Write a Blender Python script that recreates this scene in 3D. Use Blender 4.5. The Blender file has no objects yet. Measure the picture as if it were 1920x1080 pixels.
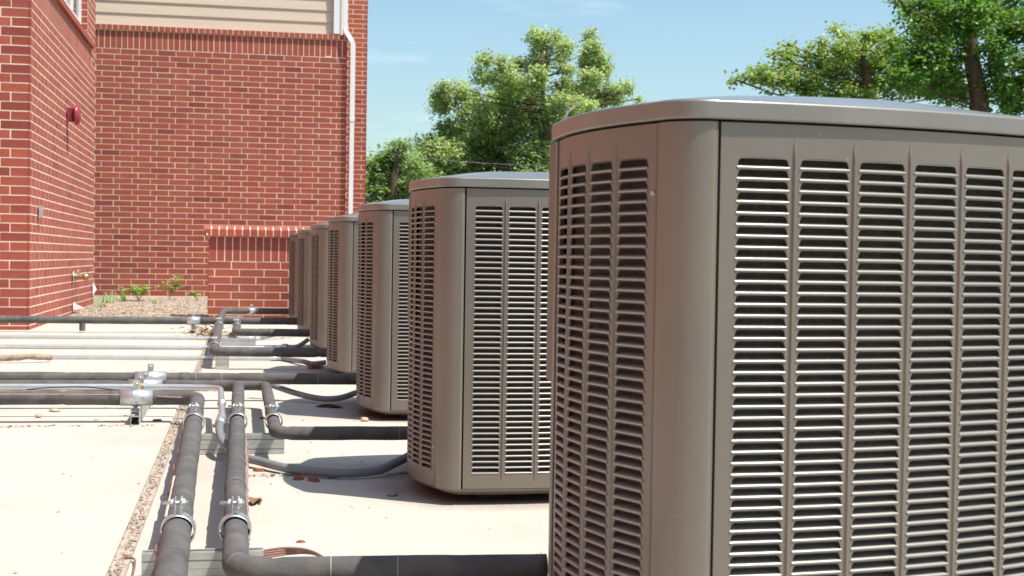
import bpy, math, random
from mathutils import Vector, Matrix, noise
R = random.Random(7)
SC = bpy.context.scene
COL = SC.collection
PI = math.pi

# ------------------------------------------------------------------ camera
cam_d = bpy.data.cameras.new('camera')
cam = bpy.data.objects.new('camera', cam_d); COL.objects.link(cam); SC.camera = cam
cam_d.sensor_width = 36; cam_d.lens = 48.75; cam_d.shift_y = 15/1920
cam_d.clip_start = .05; cam_d.clip_end = 2000
xr = Vector((0.98168903, -0.18985948, 0.01549265))      # camera right
yd = Vector((0.01015315, -0.02906398, -0.99952599))     # camera down
zf = Vector((0.19021976, 0.981381, -0.02660411))        # camera forward
m = Matrix((xr, -yd, -zf)).transposed().to_4x4(); m.translation = Vector((0, 0, .806))
cam.matrix_world = m
cam_d.dof.use_dof = True; cam_d.dof.focus_distance = 4.6; cam_d.dof.aperture_fstop = 11
# ------------------------------------------------------------------ sun, sky, exposure
SUND = Vector((.41, -.29, 1.05)).normalized()
EL = math.asin(SUND.z); AZ = math.atan2(SUND.x, SUND.y)
sl = bpy.data.lights.new('sun', 'SUN'); sl.energy = 5.0; sl.angle = math.radians(.53); sl.color = (1, .95, .87)
so = bpy.data.objects.new('sun', sl); COL.objects.link(so)
so.rotation_euler = (-SUND).to_track_quat('-Z', 'Y').to_euler(); so.location = (8, -6, 20)
W = bpy.data.worlds.new('World'); SC.world = W; W.use_nodes = True
nt = W.node_tree; nt.nodes.clear()
out = nt.nodes.new('ShaderNodeOutputWorld'); bg = nt.nodes.new('ShaderNodeBackground')
sky = nt.nodes.new('ShaderNodeTexSky'); sky.sky_type = 'NISHITA'; sky.sun_disc = False
sky.sun_elevation = EL; sky.sun_rotation = AZ; sky.air_density = 1.0; sky.dust_density = 1.5; sky.ozone_density = .9
bg.inputs[1].default_value = .145
tc = nt.nodes.new('ShaderNodeTexCoord'); mp = nt.nodes.new('ShaderNodeMapping'); mp.inputs[3].default_value = (2.2, 2.2, 16)
nz = nt.nodes.new('ShaderNodeTexNoise'); nz.inputs['Scale'].default_value = 2.1; nz.inputs['Detail'].default_value = 7; nz.inputs['Roughness'].default_value = .62
cr = nt.nodes.new('ShaderNodeValToRGB'); cr.color_ramp.elements[0].position = .58; cr.color_ramp.elements[1].position = .85
cr.color_ramp.elements[1].color = (.35, .35, .35, 1)
mx = nt.nodes.new('ShaderNodeMix'); mx.data_type = 'RGBA'; mx.inputs[7].default_value = (7.5, 7.9, 8.2, 1)
nt.links.new(tc.outputs['Generated'], mp.inputs[0]); nt.links.new(mp.outputs[0], nz.inputs[0]); nt.links.new(nz.outputs[0], cr.inputs[0])
nt.links.new(cr.outputs[0], mx.inputs[0]); nt.links.new(sky.outputs[0], mx.inputs[6]); tn = nt.nodes.new('ShaderNodeMix'); tn.data_type = 'RGBA'; tn.blend_type = 'MULTIPLY'; tn.inputs[0].default_value = 1; tn.inputs[7].default_value = (.90, 1.0, .955, 1)
nt.links.new(mx.outputs[2], tn.inputs[6]); nt.links.new(tn.outputs[2], bg.inputs[0])
nt.links.new(bg.outputs[0], out.inputs[0])
vs = SC.view_settings; vs.view_transform = 'Standard'; vs.look = 'None'; vs.gamma = 1; vs.use_curve_mapping = False; vs.exposure = .35

# ------------------------------------------------------------------ materials
def mat(name, col, rough=.6, metal=0, var=0, vscale=8, bump=0, bscale=40, island=0, coat=0, stretch=(1, 1, 1), spec=None, trans=0, col2=None, coords='Object', hue=0):
    mt = bpy.data.materials.new(name); mt.use_nodes = True; t = mt.node_tree; N = t.nodes; L = t.links
    b = N['Principled BSDF']; b.inputs['Roughness'].default_value = rough; b.inputs['Metallic'].default_value = metal
    if spec is not None: b.inputs['Specular IOR Level'].default_value = spec
    if coat: b.inputs['Coat Weight'].default_value = coat; b.inputs['Coat Roughness'].default_value = .25
    c = N.new('ShaderNodeRGB'); c.outputs[0].default_value = (*col, 1); cur = c.outputs[0]
    co = N.new('ShaderNodeTexCoord'); mpp = N.new('ShaderNodeMapping'); mpp.inputs[3].default_value = stretch
    L.new(co.outputs[coords], mpp.inputs[0])
    if col2 is not None or var:
        n = N.new('ShaderNodeTexNoise'); n.inputs['Scale'].default_value = vscale; n.inputs['Detail'].default_value = 6; n.inputs['Roughness'].default_value = .6
        L.new(mpp.outputs[0], n.inputs[0])
        if col2 is not None:
            rr = N.new('ShaderNodeValToRGB'); rr.color_ramp.elements[0].position = .42; rr.color_ramp.elements[1].position = .66
            L.new(n.outputs[0], rr.inputs[0])
            q = N.new('ShaderNodeMix'); q.data_type = 'RGBA'; q.inputs[7].default_value = (*col2, 1); L.new(rr.outputs[0], q.inputs[0]); L.new(cur, q.inputs[6]); cur = q.outputs[2]
        if var:
            mr = N.new('ShaderNodeMapRange'); mr.inputs[1].default_value = .3; mr.inputs[2].default_value = .7; mr.inputs[3].default_value = 1-var; mr.inputs[4].default_value = 1+var
            L.new(n.outputs[0], mr.inputs[0])
            h = N.new('ShaderNodeHueSaturation'); L.new(mr.outputs[0], h.inputs['Value']); L.new(cur, h.inputs['Color']); cur = h.outputs[0]
    if island:
        g = N.new('ShaderNodeNewGeometry'); oi = N.new('ShaderNodeObjectInfo')
        ad = N.new('ShaderNodeMath'); ad.operation = 'ADD'; L.new(g.outputs['Random Per Island'], ad.inputs[0]); L.new(oi.outputs['Random'], ad.inputs[1])
        fr = N.new('ShaderNodeMath'); fr.operation = 'FRACT'; L.new(ad.outputs[0], fr.inputs[0])
        mr = N.new('ShaderNodeMapRange'); mr.inputs[3].default_value = 1-island; mr.inputs[4].default_value = 1+island; L.new(fr.outputs[0], mr.inputs[0])
        h = N.new('ShaderNodeHueSaturation'); L.new(mr.outputs[0], h.inputs['Value']); L.new(cur, h.inputs['Color'])
        if hue:
            m2 = N.new('ShaderNodeMath'); m2.operation = 'MULTIPLY'; m2.inputs[1].default_value = 7.13; L.new(fr.outputs[0], m2.inputs[0])
            f2 = N.new('ShaderNodeMath'); f2.operation = 'FRACT'; L.new(m2.outputs[0], f2.inputs[0])
            m3 = N.new('ShaderNodeMapRange'); m3.inputs[3].default_value = .5-hue; m3.inputs[4].default_value = .5+hue; L.new(f2.outputs[0], m3.inputs[0]); L.new(m3.outputs[0], h.inputs['Hue'])
            m4 = N.new('ShaderNodeMapRange'); m4.inputs[3].default_value = 1-hue*5; m4.inputs[4].default_value = 1+hue*3; L.new(f2.outputs[0], m4.inputs[0]); L.new(m4.outputs[0], h.inputs['Saturation'])
        cur = h.outputs[0]
    L.new(cur, b.inputs['Base Color'])
    if bump:
        n2 = N.new('ShaderNodeTexNoise'); n2.inputs['Scale'].default_value = bscale; n2.inputs['Detail'].default_value = 5; L.new(mpp.outputs[0], n2.inputs[0])
        bp = N.new('ShaderNodeBump'); bp.inputs['Strength'].default_value = bump; bp.inputs['Distance'].default_value = .01
        L.new(n2.outputs[0], bp.inputs['Height']); L.new(bp.outputs[0], b.inputs['Normal'])
    if trans:
        tr = N.new('ShaderNodeBsdfTranslucent'); hb_ = N.new('ShaderNodeHueSaturation'); hb_.inputs['Hue'].default_value = .485; hb_.inputs['Saturation'].default_value = 1.1; hb_.inputs['Value'].default_value = trans*2; L.new(cur, hb_.inputs['Color']); L.new(hb_.outputs[0], tr.inputs[0]); ms = N.new('ShaderNodeAddShader')
        L.new(b.outputs[0], ms.inputs[0]); L.new(tr.outputs[0], ms.inputs[1]); L.new(ms.outputs[0], N['Material Output'].inputs[0])
    return mt

M = {}
def weather(mt, col, lo=.50, hi=.72, amt=.35, sc=.9):
    t = mt.node_tree; N = t.nodes; L = t.links; b = N['Principled BSDF']; src = b.inputs['Base Color'].links[0].from_socket
    g = N.new('ShaderNodeNewGeometry'); n = N.new('ShaderNodeTexNoise'); n.inputs['Scale'].default_value = sc; n.inputs['Detail'].default_value = 5; L.new(g.outputs['Position'], n.inputs[0])
    mr = N.new('ShaderNodeMapRange'); mr.inputs[1].default_value = lo; mr.inputs[2].default_value = hi; mr.inputs[3].default_value = 0; mr.inputs[4].default_value = amt; L.new(n.outputs[0], mr.inputs[0])
    q = N.new('ShaderNodeMix'); q.data_type = 'RGBA'; q.inputs[7].default_value = (*col, 1); L.new(mr.outputs[0], q.inputs[0]); L.new(src, q.inputs[6]); L.new(q.outputs[2], b.inputs['Base Color'])
M['paint'] = mat('taupe_paint', (.200, .173, .146), .38, .30, var=.05, vscale=3, bump=.03, bscale=90, coat=.12, stretch=(1, 1, .06))
M['lidpaint'] = mat('taupe_lid_paint', (.200, .184, .162), .42, .22, var=.06, vscale=6, bump=.015, bscale=60, coat=.6)
M['lidpaint'].node_tree.nodes['Principled BSDF'].inputs['Coat Roughness'].default_value = .12
weather(M['paint'], (.27, .215, .165), .48, .72, .35, 2.5); weather(M['paint'], (.42, .39, .35), .715, .76, .7, 130)
weather(M['lidpaint'], (.36, .33, .29), .5, .7, .3, 5)
M['louver'] = mat('taupe_louver_paint', (.34, .315, .285), .34, .32, var=.04, vscale=6, coat=.15)
M['coil'] = mat('dark_coil_fins', (.075, .062, .05), .6, .3, var=.3, vscale=30, bump=.6, bscale=60, stretch=(8, 8, .3))
M['black'] = mat('black_wire', (.02, .02, .02), .5)
M['brick'] = mat('red_brick', (.355, .080, .050), .85, var=.10, vscale=14, bump=.35, bscale=90, island=.11, hue=.005)
M['brickdark'] = mat('dark_red_brick', (.275, .056, .040), .85, var=.12, vscale=14, bump=.35, bscale=90, island=.13, hue=.006)
weather(M['brick'], (.44, .17, .115), amt=.22); weather(M['brickdark'], (.40, .15, .10), amt=.22)
M['mortar'] = mat('pale_mortar', (.80, .68, .54), .95, var=.08, vscale=9, bump=.4, bscale=120)
M['siding'] = mat('beige_vinyl', (.64, .51, .40), .55, var=.04, vscale=2, bump=.08, bscale=40, stretch=(.4, 1, 6))
M['white'] = mat('white_vinyl', (.82, .82, .84), .4, var=.03, vscale=3)
M['foam'] = mat('grey_foam_insulation', (.088, .085, .083), .85, var=.10, vscale=11, bump=.3, bscale=35, col2=(.120, .112, .106))
weather(M['foam'], (.16, .14, .125), .5, .7, .45, 6); weather(M['foam'], (.045, .042, .04), .62, .72, .5, 22)
M['tape'] = mat('black_foam_tape', (.075, .07, .07), .6, var=.15, vscale=20)
M['pinktape'] = mat('weathered_brown_tape', (.30, .20, .18), .8, var=.25, vscale=25, bump=.4, bscale=60)
M['galv'] = mat('galvanised_steel', (.62, .64, .64), .38, .75, var=.18, vscale=28, bump=.06, bscale=60)
M['galvflat'] = mat('dull_galvanised_strut', (.50, .51, .49), .5, .45, var=.15, vscale=22)
M['conduit'] = mat('zinc_conduit', (.66, .66, .65), .32, .7, var=.1, vscale=12)
M['flex'] = mat('grey_flexible_conduit', (.20, .205, .215), .5, var=.08, vscale=20)
M['brass'] = mat('aged_brass', (.52, .40, .22), .38, .8, var=.25, vscale=40)
M['redpaint'] = mat('gloss_red_paint', (.33, .022, .045), .3, coat=.4)
M['concretedark'] = mat('joint_sealant', (.035, .03, .025), .95, var=.2)
M['grit'] = mat('sandy_joint_grit', (.44, .37, .31), .95, var=.12, vscale=40, bump=.6, bscale=120)
M['gritstone'] = mat('grit_stones', (.34, .27, .215), .9, island=.55, hue=.02)
M['mulch'] = mat('wood_chip_mulch', (.31, .245, .19), .95, island=.6, hue=.015)
M['soil'] = mat('dry_soil', (.30, .22, .16), .95, var=.3, vscale=20, bump=.8, bscale=60)
M['weed'] = mat('weed_leaf', (.20, .30, .08), .55, island=.3, hue=.03, trans=.3)
M['leafA'] = mat('elm_leaf', (.195, .240, .098), .5, island=.35, hue=.035, trans=.66, var=.25, vscale=.9, spec=.3)
M['leafB'] = mat('bright_shrub_leaf', (.155, .215, .072), .5, island=.3, hue=.03, trans=.5, var=.2, vscale=.9, spec=.3)
M['leafC'] = mat('deep_green_leaf', (.095, .18, .032), .5, island=.4, hue=.03, trans=.4, var=.25, vscale=1.2, spec=.3)
M['leafD'] = mat('light_arching_leaf', (.17, .24, .052), .5, island=.35, hue=.035, trans=.4, var=.2, vscale=1.2, spec=.3)
M['bark'] = mat('tree_bark', (.12, .075, .05), .9, var=.35, vscale=6, bump=.8, bscale=12, stretch=(1, 1, .2))
M['glass'] = mat('window_glass', (.10, .12, .12), .08, .0, spec=.8)
M['rock'] = mat('tan_pebble', (.55, .40, .28), .8, var=.2, vscale=30, bump=.5, bscale=60)
M['greyrock'] = mat('grey_pebble', (.30, .26, .24), .85, var=.2, vscale=30, bump=.5, bscale=60)
M['frag'] = mat('broken_brick_red', (.26, .075, .048), .9, var=.2, vscale=30, bump=.5, bscale=60)
M['dryleaf'] = mat('dry_leaf', (.24, .135, .075), .8, island=.5, hue=.02)
M['stick'] = mat('weathered_stick', (.34, .26, .19), .9, var=.3, vscale=30, bump=.6, bscale=60)
M['wire'] = mat('brown_thermostat_wire', (.24, .125, .10), .6, var=.15)
M['grass'] = mat('lawn_green', (.07, .10, .03), .95, var=.4, vscale=3, bump=.6, bscale=30)
M['glue'] = mat('grey_glue', (.36, .34, .31), .7)
M['cap'] = mat('cream_plastic', (.62, .56, .45), .5)
# wing wall seen only in reflections: bricks laid in the material, at true brick size
def wing_mat():
    mt = mat('distant_brickwork', (.4, .1, .06), .9); t = mt.node_tree; b = t.nodes['Principled BSDF']
    tx = t.nodes.new('ShaderNodeTexBrick'); tx.inputs['Color1'].default_value = (.40, .10, .062, 1); tx.inputs['Color2'].default_value = (.34, .08, .05, 1); tx.inputs['Mortar'].default_value = (.6, .46, .35, 1)
    tx.inputs['Scale'].default_value = 1; tx.inputs['Brick Width'].default_value = .305; tx.inputs['Row Height'].default_value = .0955; tx.inputs['Mortar Size'].default_value = .01
    co = t.nodes.new('ShaderNodeTexCoord'); s = t.nodes.new('ShaderNodeSeparateXYZ'); c = t.nodes.new('ShaderNodeCombineXYZ')
    t.links.new(co.outputs['Object'], s.inputs[0]); t.links.new(s.outputs[1], c.inputs[0]); t.links.new(s.outputs[2], c.inputs[1]); t.links.new(c.outputs[0], tx.inputs[0]); t.links.new(tx.outputs[0], b.inputs['Base Color'])
    return mt
M['wing'] = wing_mat()
# concrete: pale, faint mottling, brown dirt washed out from under each condenser
def concrete_mat():
    mt = mat('pale_concrete', (.485, .448, .392), .9, var=.06, vscale=1.6, bump=.25, bscale=70); t = mt.node_tree; N = t.nodes; L = t.links; b = N['Principled BSDF']
    src = b.inputs['Base Color'].links[0].from_socket
    def mth(op, a, bb=None):
        n = N.new('ShaderNodeMath'); n.operation = op
        for i, v in enumerate((a, bb)):
            if v is None: continue
            if isinstance(v, (int, float)): n.inputs[i].default_value = v
            else: L.new(v, n.inputs[i])
        return n.outputs[0]
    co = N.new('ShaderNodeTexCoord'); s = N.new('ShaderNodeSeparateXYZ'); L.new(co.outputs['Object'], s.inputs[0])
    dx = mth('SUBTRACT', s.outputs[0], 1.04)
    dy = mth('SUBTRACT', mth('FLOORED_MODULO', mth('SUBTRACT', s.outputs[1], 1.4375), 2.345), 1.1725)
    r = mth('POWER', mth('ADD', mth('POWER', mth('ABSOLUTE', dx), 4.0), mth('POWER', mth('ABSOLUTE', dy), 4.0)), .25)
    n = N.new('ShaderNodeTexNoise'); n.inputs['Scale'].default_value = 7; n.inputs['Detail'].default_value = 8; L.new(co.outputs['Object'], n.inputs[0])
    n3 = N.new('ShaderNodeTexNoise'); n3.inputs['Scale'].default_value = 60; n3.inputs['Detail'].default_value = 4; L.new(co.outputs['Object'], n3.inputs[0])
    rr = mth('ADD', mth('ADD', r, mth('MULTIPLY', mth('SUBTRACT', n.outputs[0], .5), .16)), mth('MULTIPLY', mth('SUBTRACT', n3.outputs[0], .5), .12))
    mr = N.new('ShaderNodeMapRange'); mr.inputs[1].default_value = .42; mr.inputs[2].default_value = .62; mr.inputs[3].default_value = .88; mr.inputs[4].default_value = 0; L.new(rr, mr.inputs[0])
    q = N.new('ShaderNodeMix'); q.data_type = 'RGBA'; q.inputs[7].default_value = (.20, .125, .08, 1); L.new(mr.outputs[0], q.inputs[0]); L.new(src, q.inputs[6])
    # small dark specks and faint dusty drifts
    n4 = N.new('ShaderNodeTexNoise'); n4.inputs['Scale'].default_value = 26; n4.inputs['Detail'].default_value = 3; L.new(co.outputs['Object'], n4.inputs[0])
    m5 = N.new('ShaderNodeMapRange'); m5.inputs[1].default_value = .68; m5.inputs[2].default_value = .78; m5.inputs[3].default_value = 0; m5.inputs[4].default_value = .5; L.new(n4.outputs[0], m5.inputs[0])
    q2 = N.new('ShaderNodeMix'); q2.data_type = 'RGBA'; q2.inputs[7].default_value = (.36, .28, .21, 1); L.new(m5.outputs[0], q2.inputs[0]); L.new(q.outputs[2], q2.inputs[6])
    L.new(q2.outputs[2], b.inputs['Base Color'])
    return mt
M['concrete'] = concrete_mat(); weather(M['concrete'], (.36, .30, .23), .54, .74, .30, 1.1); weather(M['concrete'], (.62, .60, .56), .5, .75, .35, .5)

# ------------------------------------------------------------------ helpers
def mesh(name, vs_, fs, m_, smooth=False):
    me = bpy.data.meshes.new(name); me.from_pydata(vs_, [], fs); me.materials.append(m_)
    if smooth: me.polygons.foreach_set('use_smooth', [True]*len(me.polygons))
    me.update(); return me
def obj(name, me, parent=None, loc=None, rot=None):
    o = bpy.data.objects.new(name, me); COL.objects.link(o)
    if parent: o.parent = parent
    if loc is not None: o.location = loc
    if rot is not None: o.rotation_euler = rot
    return o
def tag(o, label=None, cat=None, group=None, kind=None):
    if label: o['label'] = label
    if cat: o['category'] = cat
    if group: o['group'] = group
    if kind: o['kind'] = kind
    return o
def thing(name, label, cat, loc=(0, 0, 0), rz=0, group=None):
    o = obj(name, None, None, loc, (0, 0, rz)); o.empty_display_size = .1
    return tag(o, label, cat, group)
class MB:
    def __init__(s): s.v = []; s.f = []
    def add(s, v, f):
        n = len(s.v); s.v += v; s.f += [tuple(i+n for i in q) for q in f]; return s
    def box(s, x0, x1, y0, y1, z0, z1):
        return s.add([(x0, y0, z0), (x1, y0, z0), (x1, y1, z0), (x0, y1, z0), (x0, y0, z1), (x1, y0, z1), (x1, y1, z1), (x0, y1, z1)],
                     [(0, 3, 2, 1), (4, 5, 6, 7), (0, 1, 5, 4), (1, 2, 6, 5), (2, 3, 7, 6), (3, 0, 4, 7)])
    def tube(s, pts, r, n=12, cap=True, rf=None):
        pts = [Vector(p) for p in pts]; rings = []
        d0 = (pts[1]-pts[0]).normalized(); up = Vector((0, 0, 1)) if abs(d0.z) < .9 else Vector((1, 0, 0))
        a = d0.cross(up).normalized()
        V = []
        for i, p in enumerate(pts):
            d = (pts[min(i+1, len(pts)-1)]-pts[max(i-1, 0)]).normalized()
            a = (a-d*a.dot(d)).normalized(); b = d.cross(a)
            for k in range(n):
                t = 2*PI*k/n; rr = r if rf is None else rf(i, t)
                V.append(tuple(p+(a*math.cos(t)+b*math.sin(t))*rr))
        F = []
        for i in range(len(pts)-1):
            for k in range(n): F.append((i*n+k, i*n+(k+1) % n, (i+1)*n+(k+1) % n, (i+1)*n+k))
        if cap: F.append(tuple(range(n))[::-1]); F.append(tuple((len(pts)-1)*n+k for k in range(n)))
        return s.add(V, F)
    def build(s, name, m_, parent=None, smooth=False, loc=None, rot=None, mods=None):
        return obj(name, mesh(name, s.v, s.f, m_, smooth), parent, loc, rot)
def rounded(path, rad, step=.02, seg=7):
    """polyline with rounded corners, resampled every `step` metres"""
    P = [Vector(p) for p in path]; out = [P[0]]
    for i in range(1, len(P)-1):
        a, b, c = P[i-1], P[i], P[i+1]; r = min(rad, (a-b).length*.45, (c-b).length*.45)
        p0 = b+(a-b).normalized()*r; p1 = b+(c-b).normalized()*r
        for k in range(seg+1):
            t = k/seg; out.append(p0*(1-t)**2+b*2*t*(1-t)+p1*t*t)
    out.append(P[-1]); res = [out[0]]
    for i in range(1, len(out)):
        L = (out[i]-out[i-1]).length
        if L < 1e-6: continue
        n = max(1, int(L/step))
        for k in range(1, n+1): res.append(out[i-1].lerp(out[i], k/n))
    return res
def smooth_curve(path, n=10):
    P = [Vector(p) for p in path]; P = [P[0]*2-P[1]]+P+[P[-1]*2-P[-2]]; out = []
    for i in range(1, len(P)-2):
        for k in range(n):
            t = k/n; out.append(.5*((2*P[i])+(P[i+1]-P[i-1])*t+(2*P[i-1]-5*P[i]+4*P[i+1]-P[i+2])*t*t+(3*P[i]-P[i-1]-3*P[i+1]+P[i+2])*t**3))
    out.append(P[-2]); return out

# ------------------------------------------------------------------ ground and slabs
MB().add([(-600, -300, -.14), (600, -300, -.14), (600, 900, -.14), (-600, 900, -.14)], [(0, 1, 2, 3)]).build('ground', M['grass'])
tag(bpy.data.objects['ground'], kind='structure')
pad = MB().box(-11, 9, -4, 17.6, -.13, -.05).build('concrete_pad', M['concretedark']); tag(pad, kind='structure')
def slab(x0, x1, y0, y1):
    b = MB(); e = .006; z = 0
    V = [(x0, y0, -.049), (x1, y0, -.049), (x1, y1, -.049), (x0, y1, -.049), (x0, y0, z-e), (x1, y0, z-e), (x1, y1, z-e), (x0, y1, z-e), (x0+e, y0+e, z), (x1-e, y0+e, z), (x1-e, y1-e, z), (x0+e, y1-e, z)]
    b.add(V, [(0, 1, 5, 4), (1, 2, 6, 5), (2, 3, 7, 6), (3, 0, 4, 7), (4, 5, 9, 8), (5, 6, 10, 9), (6, 7, 11, 10), (7, 4, 8, 11), (8, 9, 10, 11)])
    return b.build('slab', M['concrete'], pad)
yl = [-4, 2.1, 6.68, 11.05, 14.2, 17.6]; yr = [-4, .6, 5.13, 9.92, 13.5, 17.6]
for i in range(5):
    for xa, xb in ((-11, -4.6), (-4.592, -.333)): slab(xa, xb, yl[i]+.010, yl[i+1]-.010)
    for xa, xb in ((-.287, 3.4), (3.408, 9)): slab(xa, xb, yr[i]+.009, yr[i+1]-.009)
grit = MB().box(-.332, -.288, -4, 17.6, -.048, -.012).build('joint_grit_bed', M['grit'], pad)
b = MB()
def chip(b, x, y, z, s, flat=.5, rnd=R):
    a = rnd.random()*PI; c, sn = math.cos(a), math.sin(a); sx, sy, sz = s*rnd.uniform(.6, 1.3), s*rnd.uniform(.5, 1), s*flat*rnd.uniform(.5, 1.1)
    V = [(sx, 0, 0), (0, sy, 0), (-sx*.9, sy*.2, 0), (0, -sy, 0), (.1*sx, .1*sy, sz), (0, 0, -sz*.6)]
    V = [(x+p[0]*c-p[1]*sn, y+p[0]*sn+p[1]*c, z+p[2]) for p in V]
    b.add(V, [(0, 1, 4), (1, 2, 4), (2, 3, 4), (3, 0, 4), (1, 0, 5), (2, 1, 5), (3, 2, 5), (0, 3, 5)])
for i in range(1900):
    y = R.uniform(2.4, 12); chip(b, R.gauss(-.31, .012), y, -.008, R.choice([.003, .004, .006, .009]), .6)
tag(b.build('joint_gravel', M['gritstone']), 'loose sandy gravel filling the long joint between the slabs', 'gravel', kind='stuff')
b = MB()
for i in range(520):
    x, y = R.uniform(-2.2, 1.6), R.uniform(2.8, 15)
    if -.35 < x < -.27: continue
    chip(b, x, y, .002, R.choice([.003, .004, .005, .008]), .5)
for i in range(220): chip(b, R.uniform(-2, -.4), 6.68+R.gauss(0, .02), .002, R.choice([.004, .006, .01]), .5)
for i in range(160): chip(b, R.uniform(0, .9), 5.13+R.gauss(0, .015), .002, R.choice([.004, .006, .01]), .5)
for i in range(260): chip(b, R.gauss(-.25, .12), R.gauss(13.6, .35), .004, R.choice([.008, .012, .018]), .5)
tag(b.build('scattered_grit', M['gritstone']), 'fine dark grit scattered over the pale concrete slabs', 'grit', kind='stuff')

# ------------------------------------------------------------------ brick walls
CH = .0955; BL = .305; J = .0116
def box_mesh(name, l, d, h, m_):
    return mesh(name, *[(lambda q: (q.v, q.f))(MB().box(-l/2, l/2, 0, d, -h/2, h/2))][0], m_)
def brick_run(parent, O, U, Nrm, bricks, key, limit=300, proud=.0014):
    """bricks: list of (u, z, length, height[, style]) on a plane through O, along U, outward normal Nrm. Nearest `limit` single, rest one stuff mesh."""
    U = Vector(U); Nv = Vector(Nrm); O = Vector(O); ang = math.atan2(U.y, U.x)
    bricks = sorted(bricks, key=key)
    cache = {}
    rest = MB(); rest2 = MB()
    for i, bk in enumerate(bricks):
        u, z, l, h = bk[:4]; pj = bk[4] if len(bk) > 4 else 0; dark = bk[5] if len(bk) > 5 else False
        l2 = l-J; h2 = h-J; pr = proud*(1+R.uniform(-.5, .55))+pj
        du = R.uniform(-.002, .002); dz = R.uniform(-.0012, .0012)
        c = O+U*(u+du)+Nv*pr; c.z = O.z+z+dz
        if i < limit:
            k = (round(l2, 3), round(h2, 3), round(pj, 3), dark)
            if k not in cache:
                q = MB().box(-l2/2, l2/2, 0, .012+pj, -h2/2, h2/2)
                cache[k] = mesh('brick', q.v, q.f, M['brickdark' if dark else 'brick'])
            o = obj('brick', cache[k], parent, c, (R.uniform(-.006, .006), 0, ang+(0 if Nv.cross(U).z > -2 else 0)))
        else:
            q = MB().box(-l2/2, l2/2, 0, .012+pj, -h2/2, h2/2); ca, sa = math.cos(ang), math.sin(ang)
            (rest2 if dark else rest).add([(c.x+p[0]*ca-p[1]*sa, c.y+p[0]*sa+p[1]*ca, c.z+p[2]) for p in q.v], q.f)
    for rb, mm in ((rest, 'brick'), (rest2, 'brickdark')):
        if rb.v: tag(rb.build('brickwork', M[mm], parent), kind='stuff')
def courses(u0, u1, z0, z1, k0=0, phase=0., frac=1/3, holes=(), dark=.12, skip=None):
    out = []; z = z0; k = k0
    while z < z1-.04:
        off = phase+(0 if k % 2 == 0 else BL*frac); u = u0-BL+off % BL
        while u < u1:
            a, b_ = max(u, u0), min(u+BL, u1)
            u += BL
            if b_-a < .05: continue
            parts = [(a, b_)]
            for (ha, hb, za, zb) in holes:
                if z+CH/2 > za and z+CH/2 < zb:
                    n_ = []
                    for (p, q) in parts:
                        if q <= ha or p >= hb: n_.append((p, q)); continue
                        if p < ha-.04: n_.append((p, ha))
                        if q > hb+.04: n_.append((hb, q))
                    parts = n_
            for (p, q) in parts: out.append(((p+q)/2, z+CH/2, q-p, CH, 0, R.random() < dark))
        z += CH; k += 1
    return out
def campx(p):  # apparent size for choosing which bricks stay single
    return (p-Vector((0, 0, .8))).length

# --- left wing of the building
XW, Y0, Y1 = -2.15, 14.92, 21.18
lw = thing('brick_building', 'red brick building wing at the left with a fire bell and a white framed window', 'building', (XW, Y0, 0))
def in_view(u, z, face): return 0
# mortar body (recessed core)
SZ = 3.71     # underside of the projecting sill
core = MB()
WY0, WY1, WZ0 = 17.0, Y0+5.2525, 3.99
core.box(-6.5, -.012, .012, Y1-Y0-.012, -.1, 3.70); core.box(-6.5, -.165, WY0-Y0+.001, WY1-Y0-.001, 3.70, 3.965)
core.box(-6.5, -.012, .012, WY0-Y0, 3.70, 6.6); core.box(-6.5, -.012, WY1-Y0, Y1-Y0-.012, 3.70, 6.6)
core.box(-6.5, -.16, WY0-Y0+.001, WY1-Y0-.001, 5.6, 6.6)
core.build('mortar', M['mortar'], lw)
fb = courses(0, 4.0, -.0505, 6.5, phase=0, frac=2/3, dark=.45)
fb = [bk for bk in fb]
# front face: u measured from corner to the left (negative x)
fb = [(-bk[0], bk[1], bk[2], bk[3], 0, bk[5]) for bk in fb]
def kf(bk): return (0 if (bk[0] > -.62 and bk[1] < 3.6) else 1, abs(bk[1]-.8))
brick_run(lw, (0, .012, 0), (1, 0, 0), (0, -1, 0), fb, kf, 130)
# side face along +Y
NS = 38                                                      # courses under the soldier band
zs = 3.3875
sb = courses(0, Y1-Y0, -.0505, zs, phase=.1, dark=.05)
sb = [bk for bk in sb]
n_s = int((WY1+.3-Y0+.3)/CH)
hs = SZ-zs
for i in range(60):
    u = .0+i*CH+CH/2; sb.append((u, zs+hs/2, CH, hs))
for bk in courses(5.2525, Y1-Y0, zs, 6.5, phase=.1, dark=.05, holes=((5, 5.73, 3, SZ+.02),)): sb.append(bk)
for bk in courses(0, 1.9, SZ+.26, 6.5, phase=.1, dark=.05): sb.append(bk)
for bk in courses(1.9, 5.3, 5.6, 6.5, phase=.1, dark=.05): sb.append(bk)
def ks(bk): return (1 if bk[1] > 3.4 else 0, abs(bk[0]-1.2)+abs(bk[1]-1.8)*.8)
brick_run(lw, (-.012, 0, 0), (0, 1, 0), (1, 0, 0), sb, ks, 170, proud=.0004)
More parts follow.
